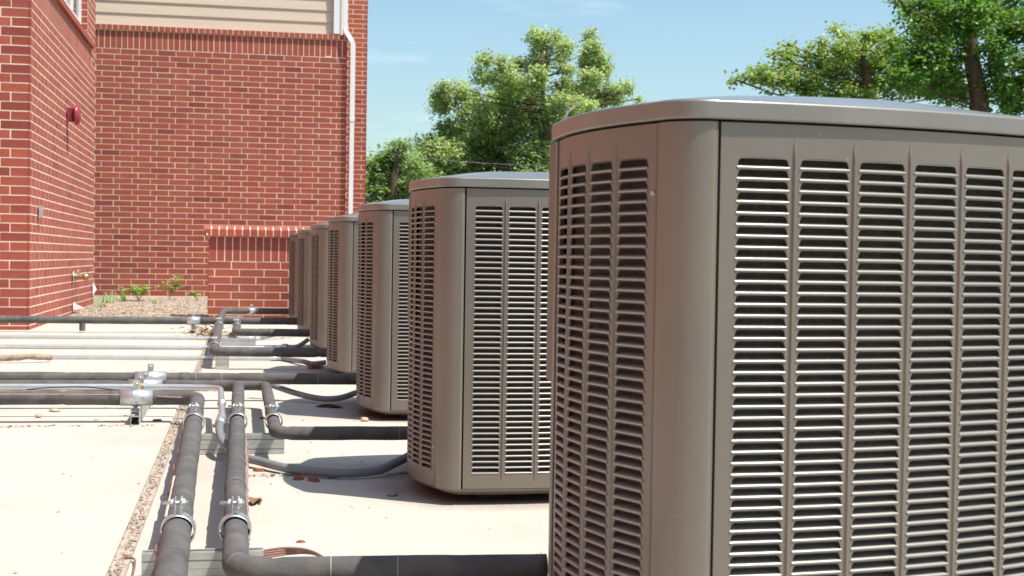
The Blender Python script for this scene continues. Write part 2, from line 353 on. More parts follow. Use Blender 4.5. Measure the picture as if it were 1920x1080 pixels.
# projecting sill of sloping rowlocks
sill = MB()
for i in range(60):
    y = i*CH; a, c = y+.005, y+CH-.005
    V = [(-.15, a, SZ), (.030, a, SZ), (.030, a, SZ+.075), (-.16, a, SZ+.26), (-.15, c, SZ), (.030, c, SZ), (.030, c, SZ+.075), (-.16, c, SZ+.26)]
    o = MB().add(V, [(0, 1, 2, 3), (7, 6, 5, 4), (0, 4, 5, 1), (1, 5, 6, 2), (2, 6, 7, 3), (3, 7, 4, 0)])
    o.build('sill_brick', M['brick'], lw, loc=(0, 0, 0))
MB().add([(-.15, .006, SZ+.004), (.028, .006, SZ+.004), (.028, .006, SZ+.072), (-.16, .006, SZ+.256), (-.15, 5.725, SZ+.004), (.028, 5.725, SZ+.004), (.028, 5.725, SZ+.072), (-.16, 5.725, SZ+.256)],
         [(0, 1, 2, 3), (7, 6, 5, 4), (0, 4, 5, 1), (1, 5, 6, 2), (2, 6, 7, 3), (3, 7, 4, 0)]).build('sill_mortar', M['mortar'], lw)
# window, set back in its opening
wy0, wy1 = WY0-Y0, WY1-Y0
win = MB().box(-.155, -.10, wy0, wy0+.06, 3.97, 5.6).box(-.155, -.10, wy1-.075, wy1, 3.97, 5.6).box(-.155, -.10, wy0+.06, wy1-.075, 5.54, 5.6).box(-.155, -.10, wy0+.06, wy1-.075, 3.97, 4.0).build('window', M['white'], lw)
for yy in (wy0+.78, wy0+1.5, wy0+2.18): MB().box(-.152, -.095, yy-.04, yy+.04, 4.0, 5.54).build('window_mullion', M['white'], win)
MB().box(-.135, -.13, wy0+.06, wy1-.075, 4.0, 5.54).build('pane', M['glass'], win)
# recess jamb bricks (face the camera)
jb = [(-.075, 3.99+i*CH+CH/2, .13, CH) for i in range(-3, 17)]
brick_run(lw, (0, wy1, 0), (1, 0, 0), (0, -1, 0), jb, lambda b_: 0, 20)
# wing that runs on out of frame to the left, where the court is closed
wg = MB().box(-8.6, -6.2, -12, Y0+.3, -.1, 6.6).build('brick_building', M['wing']); tag(wg, 'long red brick wing closing the court beyond the left edge', 'building')

# --- rear wing
YB = 24.5; XB0, XB1 = -2.56, 1.752
rw = thing('brick_building', 'rear red brick building with beige siding and a white downspout', 'building', (0, YB, 0))
k_ = YB/23.9
def zz(z): return .806+(z-.806)*k_
zsb, zcb, zct = zz(4.194), zz(4.495), zz(4.586)
co2 = MB().box(-6, XB1-.012, .012, 1.2, -.1, zct-.02).build('mortar', M['mortar'], rw)
nC = int(zsb/CH); zst = zsb-nC*CH
bb = courses(XB0-.3, XB1, zst, zsb, phase=.06, dark=.1)
hs2 = zcb-zsb
for i in range(int((XB1-XB0+.3)/.0955)): bb.append((XB1-CH/2-i*CH, zsb+hs2/2, CH, hs2))
def kb(bk): return (0 if bk[0] > -2.6 and (bk[1] > .9 or bk[0] < -.45) else 1, -bk[1] if bk[1] > 4.2 else abs(bk[1]-3.0))
brick_run(rw, (0, .012, 0), (1, 0, 0), (0, -1, 0), bb, kb, 255)
cop = []
for i in range(45): cop.append((XB1+.035-CH/2-i*CH, (zcb+zct)/2, CH, zct-zcb, .032))
brick_run(rw, (0, .012, 0), (1, 0, 0), (0, -1, 0), cop, lambda b_: 0, 45)
MB().box(-4, XB1+.03, -.0195, .01, zcb+.006, zct-.008).build('coping_mortar', M['mortar'], rw)
# siding boards above, flush laps
sx1 = 1.50*1.0
BH = .207
for i in range(9):
    z0 = zct+i*BH
    V = [(-4, .06, z0), (sx1, .06, z0), (sx1, .075, z0), (-4, .075, z0), (-4, .078, z0+BH), (sx1, .078, z0+BH), (sx1, .095, z0+BH), (-4, .095, z0+BH)]
    V = [(-4, .060, z0), (sx1, .060, z0), (sx1, .090, z0), (-4, .090, z0), (-4, .078, z0+BH), (sx1, .078, z0+BH), (sx1, .100, z0+BH), (-4, .100, z0+BH), (-4, .059, z0+.012), (sx1, .059, z0+.012)]
    MB().add(V, [(0, 3, 2, 1), (0, 1, 9, 8), (8, 9, 5, 4), (4, 5, 6, 7), (2, 3, 7, 6), (1, 2, 6, 5, 9), (3, 0, 8, 4, 7)]).build('siding_board', M['siding'], rw)
MB().box(-4, sx1+.13, .101, 1.2, zct-.01, 7).build('siding_backing', M['mortar'], rw)
MB().box(sx1+.002, sx1+.135, -.025, .16, zct+.012, 7).build('corner_trim', M['white'], rw)
# downspout: rectangular pipe with an offset
def rect_sweep(P, w, d):
    b = MB(); V = []; F = []
    for i, p in enumerate(P):
        p = Vector(p)
        t0 = (Vector(P[min(i+1, len(P)-1)])-Vector(P[max(i-1, 0)])).normalized(); side = Vector((t0.z, 0, -t0.x)) if abs(t0.z) > .01 else Vector((0, 0, 1))
        s = Vector((-t0.z, 0, t0.x)).normalized()
        for (a, c) in ((-1, -1), (1, -1), (1, 1), (-1, 1)): V.append(tuple(p+s*a*w/2+Vector((0, 1, 0))*c*d/2))
    for i in range(len(P)-1):
        for k in range(4): F.append((i*4+k, i*4+(k+1) % 4, i*4+4+(k+1) % 4, i*4+4+k))
    F.append((3, 2, 1, 0)); F.append(tuple(len(V)-4+k for k in range(4)))
    return b.add(V, F)
dsx, dbx = 1.700, 1.838
ds = rect_sweep([(dsx, -.03, 7.2), (dsx, -.03, zct+.12), (dsx+.012, -.035, zct+.06), (dbx-.02, -.06, zcb-.02), (dbx, -.06, zcb-.08), (dbx-.001, -.06, 3.18)], .082, .07).build('downspout', M['white'], rw)
rect_sweep([(dbx-.001, -.06, 3.20), (dbx-.012, -.06, .0)], .074, .064).build('downspout_section', M['white'], ds)
rect_sweep([(dbx, -.06, 3.17), (dbx, -.06, 3.23)], .09, .078).build('sleeve', M['white'], ds)
# return wall under the downspout and deeper bay on the right
YC = 28.4; kx = YC/28.
XE = 2.435
bay = thing('brick_building', 'deeper bay of red brick wall right of the downspout', 'building', (0, YC, 0))
MB().box(XB1-.2, XE-.012, .012, 2.2, -.1, 7.4).build('mortar', M['mortar'], bay)
cb = courses(XB1-.2, XE, 0, 7.3, phase=(XE-XB1+.2) % BL, dark=.12, frac=2/3)
brick_run(bay, (0, .012, 0), (1, 0, 0), (0, -1, 0), cb, lambda b_: (0 if b_[1] > 1.7 else 1, 0), 230)
eb = courses(0, 2.2, 0, 7.3, phase=0, dark=.1)
brick_run(bay, (XE-.012, 0, 0), (0, 1, 0), (1, 0, 0), eb, lambda b_: 1, 0)
rb = courses(0, 3.6, 0, zsb, phase=0)
MB().box(1.2, XB1-.012, 1.2, 3.9, -.1, 7).build('mortar', M['mortar'], rw)
brick_run(rw, (XB1-.012, 0, 0), (0, 1, 0), (1, 0, 0), rb, lambda b_: 1, 0)

# --- low screen wall with its sloping rowlock coping
YL = 17.75
wl = thing('brick_wall', 'low red brick screen wall with projecting coping behind the farthest condensers', 'wall', (0, YL, 0))
LX0, LX1 = -.445, 1.7
MB().box(LX0+.012, LX1, .012, .44, -.1, 1.035).build('mortar', M['mortar'], wl)
zso = .722; n_ = int(zso/CH); lb = courses(LX0, LX1, zso-(n_+1)*CH, zso, phase=.09, frac=2/3, dark=.05)
for i in range(22): lb.append((LX0+.02+CH/2+i*CH, zso+(1.035-zso)/2, CH, 1.035-zso))
brick_run(wl, (0, .012, 0), (1, 0, 0), (0, -1, 0), lb, lambda b_: b_[0], 200)
eb = courses(0, .44, zso-(n_+1)*CH, 1.03, phase=0)
eb = [(-bk[0], bk[1], bk[2], bk[3], 0, bk[5]) for bk in eb]
brick_run(wl, (LX0+.012, 0, 0), (0, -1, 0), (-1, 0, 0), eb, lambda b_: 0, 60)
for i in range(23):
    x = LX0-.05+i*CH; fl = -.0; a, c = x+.0065, x+CH-.0065
    V = [(a, -.038, 1.037), (c, -.038, 1.037), (c, .24, 1.037), (a, .24, 1.037), (a, -.038, 1.122), (c, -.038, 1.122), (c, .24, 1.172), (a, .24, 1.172)]
    if i == 0: V[0] = (a+.03, -.034, 1.037); V[3] = (a+.03, .24, 1.037)
    MB().add(V, [(0, 3, 2, 1), (4, 5, 6, 7), (0, 1, 5, 4), (1, 2, 6, 5), (2, 3, 7, 6), (3, 0, 4, 7)]).build('coping_brick', M['brick'], wl)
MB().add([(LX0-.01, -.0355, 1.04), (LX1, -.0355, 1.04), (LX1, .235, 1.04), (LX0-.01, .235, 1.04), (LX0-.04, -.0355, 1.120), (LX1, -.0355, 1.120), (LX1, .235, 1.169), (LX0-.04, .235, 1.169)],
         [(0, 3, 2, 1), (4, 5, 6, 7), (0, 1, 5, 4), (1, 2, 6, 5), (2, 3, 7, 6), (3, 0, 4, 7)]).build('coping_mortar', M['mortar'], wl)
MB().add([(LX0-.04, .245, 1.037), (LX1, .245, 1.037), (LX1, .48, 1.037), (LX0-.04, .48, 1.037), (LX0-.04, .245, 1.170), (LX1, .245, 1.170), (LX1, .48, 1.12), (LX0-.04, .48, 1.12)],
         [(0, 3, 2, 1), (4, 5, 6, 7), (0, 1, 5, 4), (1, 2, 6, 5), (2, 3, 7, 6), (3, 0, 4, 7)]).build('coping_back', M['brick'], wl)

# ------------------------------------------------------------------ mulch bed
def mz(x, y): return .0+.05*min(1, (y-17.5)/4)+.012*noise.noise(Vector((x*2, y*2, 0)))
nx, ny = 40, 60; V = []; F = []
for j in range(ny+1):
    for i in range(nx+1):
        x = -2.2+5.2*i/nx; y = 17.55+7.0*j/ny; V.append((x, y, mz(x, y)))
for j in range(ny):
    for i in range(nx): a = j*(nx+1)+i; F.append((a, a+1, a+nx+2, a+nx+1))
bed = MB().add(V, F).build('planting_bed', M['soil']); tag(bed, kind='structure')
b = MB()
for i in range(15000):
    x, y = R.uniform(-2.14, -.3), 17.6+6.8*R.random()**1.0
    chip(b, x, y, mz(x, y)+.006, R.choice([.012, .02, .03]), .35)
tag(b.build('mulch_chips', M['mulch']), 'tan wood chip mulch covering the bed beside the brick wing', 'mulch', kind='stuff')
def blade(b, x, y, z, h, lean, az, w=.012):
    pr = None; n = 5
    for k in range(n+1):
        t = k/n; px = x+math.cos(az)*lean*t*t; py = y+math.sin(az)*lean*t*t; pz = z+h*(t-.25*t*t*lean/h); ww = w*(1-t)+.001
        c = (px-math.sin(az)*ww, py+math.cos(az)*ww, pz), (px+math.sin(az)*ww, py-math.cos(az)*ww, pz)
        if pr: b.add([pr[0], pr[1], c[1], c[0]], [(0, 1, 2, 3)])
        pr = c
def leaf(b, p, d, s, wd=.45, up=Vector((0, 0, 1))):
    d = d.normalized(); a = d.cross(up); a = a.normalized() if a.length > 1e-3 else Vector((1, 0, 0)); nrm = a.cross(d)
    V = [p, p+d*s*.35+a*s*wd*.5+nrm*s*.06, p+d*s*.75+a*s*wd*.36, p+d*s-nrm*s*.1, p+d*s*.75-a*s*wd*.36, p+d*s*.35-a*s*wd*.5+nrm*s*.06]
    b.add([tuple(v) for v in V], [(0, 1, 2, 3), (0, 3, 4, 5)])
def weed(name, label, x, y, hgt, nst, spread, leafs=.07):
    t = thing(name, label, 'weed', (x, y, mz(x, y)), 0, 'weeds in the mulch bed'); st = MB(); lf = MB()
    for i in range(nst):
        az = R.random()*2*PI; top = Vector((math.cos(az)*spread*R.uniform(.3, 1), math.sin(az)*spread*R.uniform(.3, 1), hgt*R.uniform(.5, 1)))
        pts = [Vector((0, 0, 0)).lerp(top, k/5)+Vector((0, 0, .05*math.sin(PI*k/5))) for k in range(6)]
        st.tube(pts, .003, 5)
        for k in range(2, 6):
            for q in range(3):
                aa = R.random()*2*PI; leaf(lf, pts[k], Vector((math.cos(aa), math.sin(aa), R.uniform(-.3, .5))), leafs*R.uniform(.6, 1.2))
    st.build('stem', M['weed'], t); lf.build('foliage', M['weed'], t)
weed('broadleaf_weed', 'leafy green weed, wider of the two by the rear wall', -1.60, 22.4, .26, 9, .30, .11)
weed('broadleaf_weed', 'tall leafy weed with one upright shoot, right of the wider weed', -1.18, 23.0, .42, 6, .20, .12)
weed('broadleaf_weed', 'small sparse weed nearest the low brick wall', -.72, 22.9, .16, 5, .2, .07)
for nm, x, y, n, h, lb_ in (('grass_tuft', -1.98, 21.4, 12, .20, 'thin grass tuft nearest the corner of the brick wing'), ('grass_tuft', -1.80, 21.9, 18, .24, 'bright grass tuft left of the leafy weeds'), ('grass_tuft', -1.30, 21.5, 10, .08, 'low grass tuft at the middle of the mulch bed'), ('grass_tuft', -2.0, 20.2, 10, .14, 'grass tuft at the foot of the brick wing')):
    b = MB()
    for i in range(n): blade(b, x+R.gauss(0, .03), y+R.gauss(0, .03), mz(x, y), h*R.uniform(.6, 1.1), R.uniform(.02, .12), R.random()*2*PI)
    tag(b.build(nm, M['weed']), lb_, 'grass', 'weeds in the mulch bed')

# ------------------------------------------------------------------ condensers
Q_ = .071
LX_, LY_ = .350, .205                                        # half lengths of the panels on the wide and the narrow sides
ZB, ZT = .055, 1.033
ZL0, ROWS = ZB+.049, 47
PZ = (ZT-.055-ZL0)/ROWS
EX, SX = .27, .120                                            # the service corner lengthens the left side and leans inward
SA = math.atan2(SX, EX)
FACES = [((0, -(LY_+Q_)), (1, 0), (0, -1), LX_, .033), ((-(LX_+Q_), 0), (0, -1), (-1, 0), LY_, .031),
         ((SX/2, LY_+Q_+EX), (-1, 0), (0, 1), LX_-SX/2, .028), ((LX_+Q_, EX/2), (0, 1), (1, 0), LY_+EX/2, .034)]
CEN = (SX/3, EX/2)
def fpt(face, u, d=0., z=0.):
    (cx, cy), t, n, l_, b_ = FACES[face]; k = b_*(1-(u/l_)**2); sl_ = 2*b_*u/l_**2
    nn = Vector((n[0]+t[0]*sl_, n[1]+t[1]*sl_, 0)).normalized()
    return Vector((cx+t[0]*u+n[0]*k+nn.x*d, cy+t[1]*u+n[1]*k+nn.y*d, z))
def arc(c, a0, a1, d, n, ends=False):
    return [Vector((c[0]+(Q_+d)*math.cos(a0+(a1-a0)*i/n), c[1]+(Q_+d)*math.sin(a0+(a1-a0)*i/n), 0)) for i in range(0 if ends else 1, n+1 if ends else n)]
def outline(d=0., nf=16, nc=8):
    P = [fpt(0, -LX_+2*LX_*i/nf, d) for i in range(nf+1)]+arc((LX_, -LY_), -PI/2, 0, d, nc)
    l_ = FACES[3][3]; P += [fpt(3, -l_+2*l_*i/nf, d) for i in range(nf+1)]+arc((LX_, LY_+EX), 0, PI/2, d, nc)
    l_ = FACES[2][3]; P += [fpt(2, -l_+2*l_*i/nf, d) for i in range(nf+1)]
    P += arc((-LX_+SX, LY_+EX), PI/2, PI-SA, d, 6, True)[1:]
    P += arc((-LX_, LY_), PI-SA, PI, d, 4, True)[:-1]
    P += [fpt(1, -LY_+2*LY_*i/nf, d) for i in range(nf+1)]+arc((-LX_, -LY_), PI, 1.5*PI, d, nc)
    return P
def panel_mesh(face, u0, u1, ncol, margin, mats):
    """stamped sheet: columns of louvre openings with raised ribs between columns"""
    b = MB(); pitch = (u1-u0-2*margin)/ncol; ow = pitch-.019
    zl1 = ZL0+ROWS*PZ
    def q(u, z, d=0): return tuple(fpt(face, u, d, z))
    def quad(ua, ub, za, zb): b.add([q(ua, za), q(ub, za), q(ub, zb), q(ua, zb)], [(0, 1, 2, 3)])
    cuts = [u0]+[u0+margin+pitch*i for i in range(ncol+1)]+[u1] if margin > 0 else [u0+pitch*i for i in range(ncol+1)]
    cuts2 = []
    for i in range(len(cuts)-1):
        for k in range(3): cuts2.append(cuts[i]+(cuts[i+1]-cuts[i])*k/3)
    cuts2.append(cuts[-1])
    for i in range(len(cuts2)-1):
        quad(cuts2[i], cuts2[i+1], ZB, ZL0); quad(cuts2[i], cuts2[i+1], zl1, ZT)
    if margin > 0: quad(u0, u0+margin, ZL0, zl1); quad(u1-margin, u1, ZL0, zl1)
    for c in range(ncol):
        ua = u0+margin+pitch*c; ub = ua+pitch; m_ = (ua+ub)/2; a0, a1 = m_-ow/2, m_+ow/2
        for r in range(ROWS):
            z0 = ZL0+r*PZ; z1 = z0+PZ
            hole = [(a0, z0+.0012), (a1, z0+.0012), (a1-.0022, z0+.0115), (a1-.0040, z0+.0148), (a1-.0072, z0+.0164), (a0+.0072, z0+.0164), (a0+.0040, z0+.0148), (a0+.0022, z0+.0115)]
            V = [q(ua, z0), q(ub, z0), q(ub, z1), q(ua, z1)]+[q(x, z) for x, z in hole]+[q(x, z, -.0022) for x, z in hole]
            F = [(0, 1, 5, 4), (1, 2, 8, 7, 6, 5), (2, 3, 9, 8), (3, 0, 4, 11, 10, 9)]
            for k in range(8): F.append((4+k, 4+(k+1) % 8, 12+(k+1) % 8, 12+k))
            b.add(V, F)
    # ribs
    for c in range(1, ncol):
        u = u0+margin+pitch*c; za, zb = ZB+.020, ZT-.022
        hw, hd = .0032, .0035
        V = [q(u-hw, za+.012), q(u+hw, za+.012), q(u+hw, zb-.012), q(u-hw, zb-.012), q(u-hw*.35, za+.03, hd), q(u+hw*.35, za+.03, hd), q(u+hw*.35, zb-.03, hd), q(u-hw*.35, zb-.03, hd), q(u, za, .0002), q(u, zb, .0002)]
        b.add(V, [(4, 5, 6, 7), (0, 4, 7, 3), (1, 2, 6, 5), (0, 8, 4), (8, 1, 5), (8, 5, 4), (2, 9, 6), (9, 3, 7), (9, 7, 6)])
    # folded edges
    for (u, s) in ((u0, -1), (u1, 1)): b.add([q(u, ZB), q(u, ZT), q(u, ZT, -.012), q(u, ZB, -.012)], [(0, 1, 2, 3)])
    n = 12
    for i in range(n):
        a, c = u0+(u1-u0)*i/n, u0+(u1-u0)*(i+1)/n
        b.add([q(a, ZT), q(c, ZT), q(c, ZT, -.012), q(a, ZT, -.012)], [(0, 1, 2, 3)]); b.add([q(a, ZB), q(c, ZB), q(c, ZB, -.012), q(a, ZB, -.012)], [(0, 1, 2, 3)])
    me = mesh('louvered_panel', b.v, b.f, M['paint'])
    pos = []
    for c in range(ncol):
        u = u0+margin+pitch*(c+.5); p = fpt(face, u, 0, 0); p2 = fpt(face, u+.001, 0, 0); an = math.atan2(p2.y-p.y, p2.x-p.x)
        for r in range(ROWS): pos.append((c, r, Vector((p.x, p.y, ZL0+r*PZ)), an))
    return me, pos, ow
def louver_mesh(w):
    prof = [(.0003, .0000), (.0012, .0013), (.0004, .0030), (-.0040, .0048), (-.0110, .0067), (-.0190, .0082)]
    b = MB(); V = []
    for s in (-1, 1):
        for (d, z) in prof: V.append((s*(w/2+(.0006 if d > -.001 else -.0012)), -d, z))
        for (d, z) in prof: V.append((s*(w/2+(.0006 if d > -.001 else -.0012)), -d+.0004, z-.0009))
    n = len(prof); F = []
    for i in range(n-1): F.append((i, i+2*n, i+1+2*n, i+1)); F.append((i+n, i+1+n, i+1+3*n, i+3*n))
    F.append((0, n, 3*n, 2*n))
    b.add(V, F)
    me = mesh('louver', b.v, b.f, M['louver']); me.polygons.foreach_set('use_smooth', [True]*len(me.polygons)); return me
# faces: for the left face u grows from near corner? fpt(1,u): p=(y,-x) -> u=-LH gives y=+LH(far), u=+LH gives near
pF, posF, owF = panel_mesh(0, -LX_+.006, LX_-.0015, 6, .018, None)
pL, posL, owL = panel_mesh(1, -LY_+.002, LY_-.0015, 4, .010, None)
pBk, posB, owB = panel_mesh(2, -FACES[2][3]+.0015, FACES[2][3]-.0015, 6, .009, None)
pR, posR, owR = panel_mesh(3, -FACES[3][3]+.0015, FACES[3][3]-.0015, 6, .010, None)
lmF, lmL, lmB, lmR = louver_mesh(owF), louver_mesh(owL), louver_mesh(owB), louver_mesh(owR)
def join_louvers(lst):
    b = MB()
    for (me, p, an) in lst:
        ca, sa = math.cos(an), math.sin(an)
        b.add([(p.x+v.co.x*ca-v.co.y*sa, p.y+v.co.x*sa+v.co.y*ca, p.z+v.co.z) for v in me.vertices], [tuple(f.vertices) for f in me.polygons])
    return mesh('louver', b.v, b.f, M['louver'], True)
# corner posts
def post_mesh(c, a0, a1, n=12):
    P = [(p.x, p.y) for p in arc(c, a0, a1, .0025, n, True)]
    def ret(p, a, s_): return (p[0]-.009*math.cos(a), p[1]-.009*math.sin(a))
    P = [ret(P[0], a0, 1)]+P+[ret(P[-1], a1, 1)]; m_ = len(P); b = MB()
    b.add([(x, y, ZB-.001) for x, y in P]+[(x, y, ZT) for x, y in P], [(i, i+1, i+1+m_, i+m_) for i in range(m_-1)])
    me = mesh('corner_post', b.v, b.f, M['paint'])
    for i, p in enumerate(me.polygons): p.use_smooth = 0 < i < m_-2
    return me
posts = [post_mesh((-LX_, -LY_), PI, 1.5*PI), post_mesh((LX_, -LY_), -PI/2, 0), post_mesh((LX_, LY_+EX), 0, PI/2), post_mesh((-LX_+SX, LY_+EX), PI/2, PI-SA, 8), post_mesh((-LX_, LY_), PI-SA, PI, 4)]
# lid
def lid_mesh():
    base = outline(0.); n = len(base); V = []; F = []; cx, cy = CEN
    for d, z in ((-.03, 1.0378), (.0065, 1.0372), (.0082, 1.0380), (.0086, 1.0395), (.0086, 1.0405), (.0088, 1.0630), (.0088, 1.0640), (.0080, 1.0662), (.0060, 1.0678), (.0035, 1.0686), (.0, 1.0694), (-.004, 1.0702)):
        for p in outline(d): V.append((p.x, p.y, z))
    for s_, z in ((.955, 1.0758), (.91, 1.0818), (.86, 1.0875), (.80, 1.0935), (.74, 1.0982), (.67, 1.1015)):
        for p in base:
            q = Vector((p.x-cx, p.y-cy)); a = math.atan2(q.y, q.x); t = (1-s_)/.33; rr = q.length*s_*(1-t*.6)+.30*t*.6; V.append((cx+math.cos(a)*rr, cy+math.sin(a)*rr, z))
    for r, z in ((.272, 1.1030), (.264, 1.1025), (.260, 1.090), (.260, 1.035)):
        for p in base:
            a = math.atan2(p.y-cy, p.x-cx); V.append((cx+math.cos(a)*r, cy+math.sin(a)*r, z))
    m_ = len(V)//n
    for j in range(m_-1):
        for i in range(n): F.append((j*n+i, j*n+(i+1) % n, (j+1)*n+(i+1) % n, (j+1)*n+i))
    return mesh('top_cover', V, F, M['lidpaint'], True)
lidm = lid_mesh()
b = MB()
for r in [x*.0205+.03 for x in range(12)]:
    P = [(r*math.cos(2*PI*i/48), r*math.sin(2*PI*i/48), 1.109-.006*(r/.26)**4) for i in range(49)]; b.tube(P, .0022, 5, False)
for k in range(8):
    a = 2*PI*k/8; b.tube([(0, 0, 1.1095), (.13*math.cos(a), .13*math.sin(a), 1.1092), (.265*math.cos(a), .265*math.sin(a), 1.1035)], .003, 5)
guard = mesh('fan_guard', b.v, b.f, M['black'])
b = MB()
for k in range(4):
    a = PI/2*k+.3; c, s = math.cos(a), math.sin(a); c2, s2 = math.cos(a+.9), math.sin(a+.9)
    b.add([(c*.05, s*.05, 1.03), (c*.215, s*.215, 1.03), (c2*.215, s2*.215, 1.0), (c2*.05, s2*.05, 1.0)], [(0, 1, 2, 3)])
b.tube([(0, 0, .95), (0, 0, 1.06)], .06, 16)
fanm = mesh('fan', b.v, b.f, M['black'])
# coil, base pan
b = MB(); o_ = outline(-.03); n = len(o_)
b.add([(p.x, p.y, ZB+.003) for p in o_]+[(p.x, p.y, ZT+.001) for p in o_], [(i, (i+1) % n, (i+1) % n+n, i+n) for i in range(n)])
coilm = mesh('coil', b.v, b.f, M['coil'])
b = MB(); o_ = outline(-.004); n = len(o_)
b.add([(p.x, p.y, ZB-.002) for p in o_]+[(p.x*.985, p.y*.985, ZB-.010) for p in o_]+[(p.x*.90, p.y*.90, .030) for p in o_], [(i, (i+1) % n, (i+1) % n+n, i+n) for i in range(n)]+[(i+n, (i+1) % n+n, (i+1) % n+2*n, i+2*n) for i in range(n)]+[tuple(range(2*n, 3*n))])
panm = mesh('base_pan', b.v, b.f, M['paint'])
footm = mesh('foot', *(lambda q: (q.v, q.f))(MB().box(-.04, .04, -.04, .04, 0, .031)), M['black'])
# flat service panel on the leaning left rear side, with a raised cover over its upper part
def sv(t, d, z):
    nx_, ny_ = -math.cos(SA), math.sin(SA); ax_, ay_ = -LX_+nx_*Q_, LY_+ny_*Q_
    return (ax_+SX*t+nx_*d, ay_+EX*t+ny_*d, z)
b = MB(); b.add([sv(.02, 0, ZB), sv(.98, 0, ZB), sv(.98, 0, ZT), sv(.02, 0, ZT), sv(.02, -.01, ZB), sv(.98, -.01, ZB), sv(.98, -.01, ZT), sv(.02, -.01, ZT)], [(0, 1, 2, 3), (0, 4, 7, 3), (1, 5, 6, 2), (4, 5, 6, 7)])
servm = mesh('service_panel', b.v, b.f, M['paint'])
b = MB(); zc = .566
b.add([sv(.02, .001, zc), sv(.96, .001, zc), sv(.96, .001, ZT-.003), sv(.02, .001, ZT-.003), sv(.05, .013, zc+.008), sv(.93, .013, zc+.008), sv(.93, .013, ZT-.003), sv(.05, .013, ZT-.003)], [(4, 5, 6, 7), (0, 1, 5, 4), (1, 2, 6, 5), (0, 4, 7, 3), (2, 3, 7, 6)])
covm = mesh('service_cover', b.v, b.f, M['paint'])
b = MB()
b.tube([(0, 0, 0), (-.005, 0, 0)], .0042, 8)
scrm = mesh('screw', b.v, b.f, M['galvflat'])

UN = [(.667, 2.200, 10.5), (.624, 4.510, 5.5), (.634, 6.84, 6), (.622, 9.19, 6.5), (.618, 11.58, 6.5), (.605, 14.05, 6.5), (.602, 16.62, 7)]
ULAB = ['nearest and largest taupe air conditioner condenser, cut off by the right edge',
        'second taupe condenser from the front, its fan guard just showing over the top',
        'third taupe condenser, with a tan pebble on the slab before it',
        'fourth taupe condenser, whose top meets the foot of the white downspout',
        'fifth taupe condenser, between the fourth one and the sixth',
        'sixth taupe condenser, where the long grey pipe ends',
        'farthest and smallest taupe condenser, against the low brick wall']
def make_unit(idx):
    ax, ay, rot = UN[idx]; ph = math.radians(rot); c, s = math.cos(ph), math.sin(ph)
    lx, ly = -(LX_+Q_), -LY_; cx, cy = ax-(c*lx-s*ly), ay-(s*lx+c*ly)
    t = thing('air_conditioner', ULAB[idx], 'air conditioner', (cx, cy, 0), ph, 'condensers in a row on the slab')
    obj('louvered_panel', pF, t); obj('louvered_panel', pL, t); obj('louvered_panel', pBk, t); obj('louvered_panel', pR, t)
    for p in posts: obj('corner_post', p, t)
    lid = obj('top_cover', lidm, t); obj('fan_guard', guard, lid, (*CEN, 0)); obj('fan', fanm, t, (*CEN, 0)); obj('coil', coilm, t); obj('base_pan', panm, t)
    for fx in (-.22, .22):
        for fy in (-.1, .32): obj('foot', footm, t, (fx, fy, 0))
    obj('service_panel', servm, t); obj('service_cover', covm, t)
    for z in (ZT-.115, ZB+.13): obj('screw', scrm, t, fpt(1, LY_-.0062, 0, z))
    single, rest = [], []
    for (cc, r, p, an) in posF:
        big = (idx == 0 and p.z > .30) or (idx == 1 and cc <= 2) or (idx == 2 and cc == 0)
        (single if big else rest).append((lmF, p, an))
    for (cc, r, p, an) in posL:
        near = 3-cc if posL[0][2].y > posL[-1][2].y else cc
        big = (idx == 0 and p.z > .30 and near < 2) or (idx == 1 and near < 3) or (idx == 2)
        (single if big else rest).append((lmL, p, an))
    for ps, lm in ((posB, lmB), (posR, lmR)):
        for (cc, r, p, an) in ps: rest.append((lm, p, an))
    if idx == 3:
        global restmesh
        restmesh = join_louvers([(m_, p, an) for (m_, p, an) in rest])
    me = restmesh if idx > 3 else (restmesh if idx == 3 else join_louvers(rest))
    tag(obj('louver', me, t), kind='stuff')
    for (m_, p, an) in single: obj('louver', m_, t, p, (0, 0, an))
    return t
restmesh = None
units = [make_unit(i) for i in range(7)]

# ------------------------------------------------------------------ pipes
def pipe(name, label, path, r, rad=.09, m_='foam', seams=(), cat='pipe', seed=0, bump=.0008, step=.02, group=None, wrap=(), glue=()):
    t = thing(name, label, cat, (path[0][0], path[0][1], 0), 0, group); off = Vector((path[0][0], path[0][1], 0))
    P = [p-off for p in rounded(path, rad, step)]; Ls = [0]
    for i in range(1, len(P)): Ls.append(Ls[-1]+(P[i]-P[i-1]).length)
    tot = Ls[-1]
    def rf(i, th):
        l = Ls[i]; d = noise.noise(Vector((l*9+seed*31, math.cos(th)*1.2, math.sin(th)*1.2)))*bump*1.6+noise.noise(Vector((l*30, th, seed)))*bump*.7
        k = int(l/.9+seed*.37); d += (k % 2)*.0011
        fr = (l/.9+seed*.37) % 1
        if fr < .022: d -= .0028
        return r+d
    MB().tube(P, r, 24, True, rf).build('insulation', M[m_], t, True)
    tb = []
    for s in seams:
        i = min(range(len(P)), key=lambda k: abs(Ls[k]-s)); i = max(1, min(i, len(P)-2)); d = (P[i+1]-P[i-1]).normalized()
        MB().tube([P[i]-d*.028, P[i]-d*.027, P[i]+d*.027, P[i]+d*.028], r+.0028, 24, False, lambda k, th: r+(.001 if k in (0, 3) else .0026)).build('tape_band', M['foam'], t, True)
    for s_ in glue:
        i = min(range(len(P)), key=lambda k: abs(Ls[k]-s_)); i = max(1, min(i, len(P)-2)); d = (P[i+1]-P[i-1]).normalized()
        MB().tube([P[i]-d*.0011, P[i]+d*.0011], r+.0012, 24, False).build('glue_line', M['glue'], t, True)
    return t, off
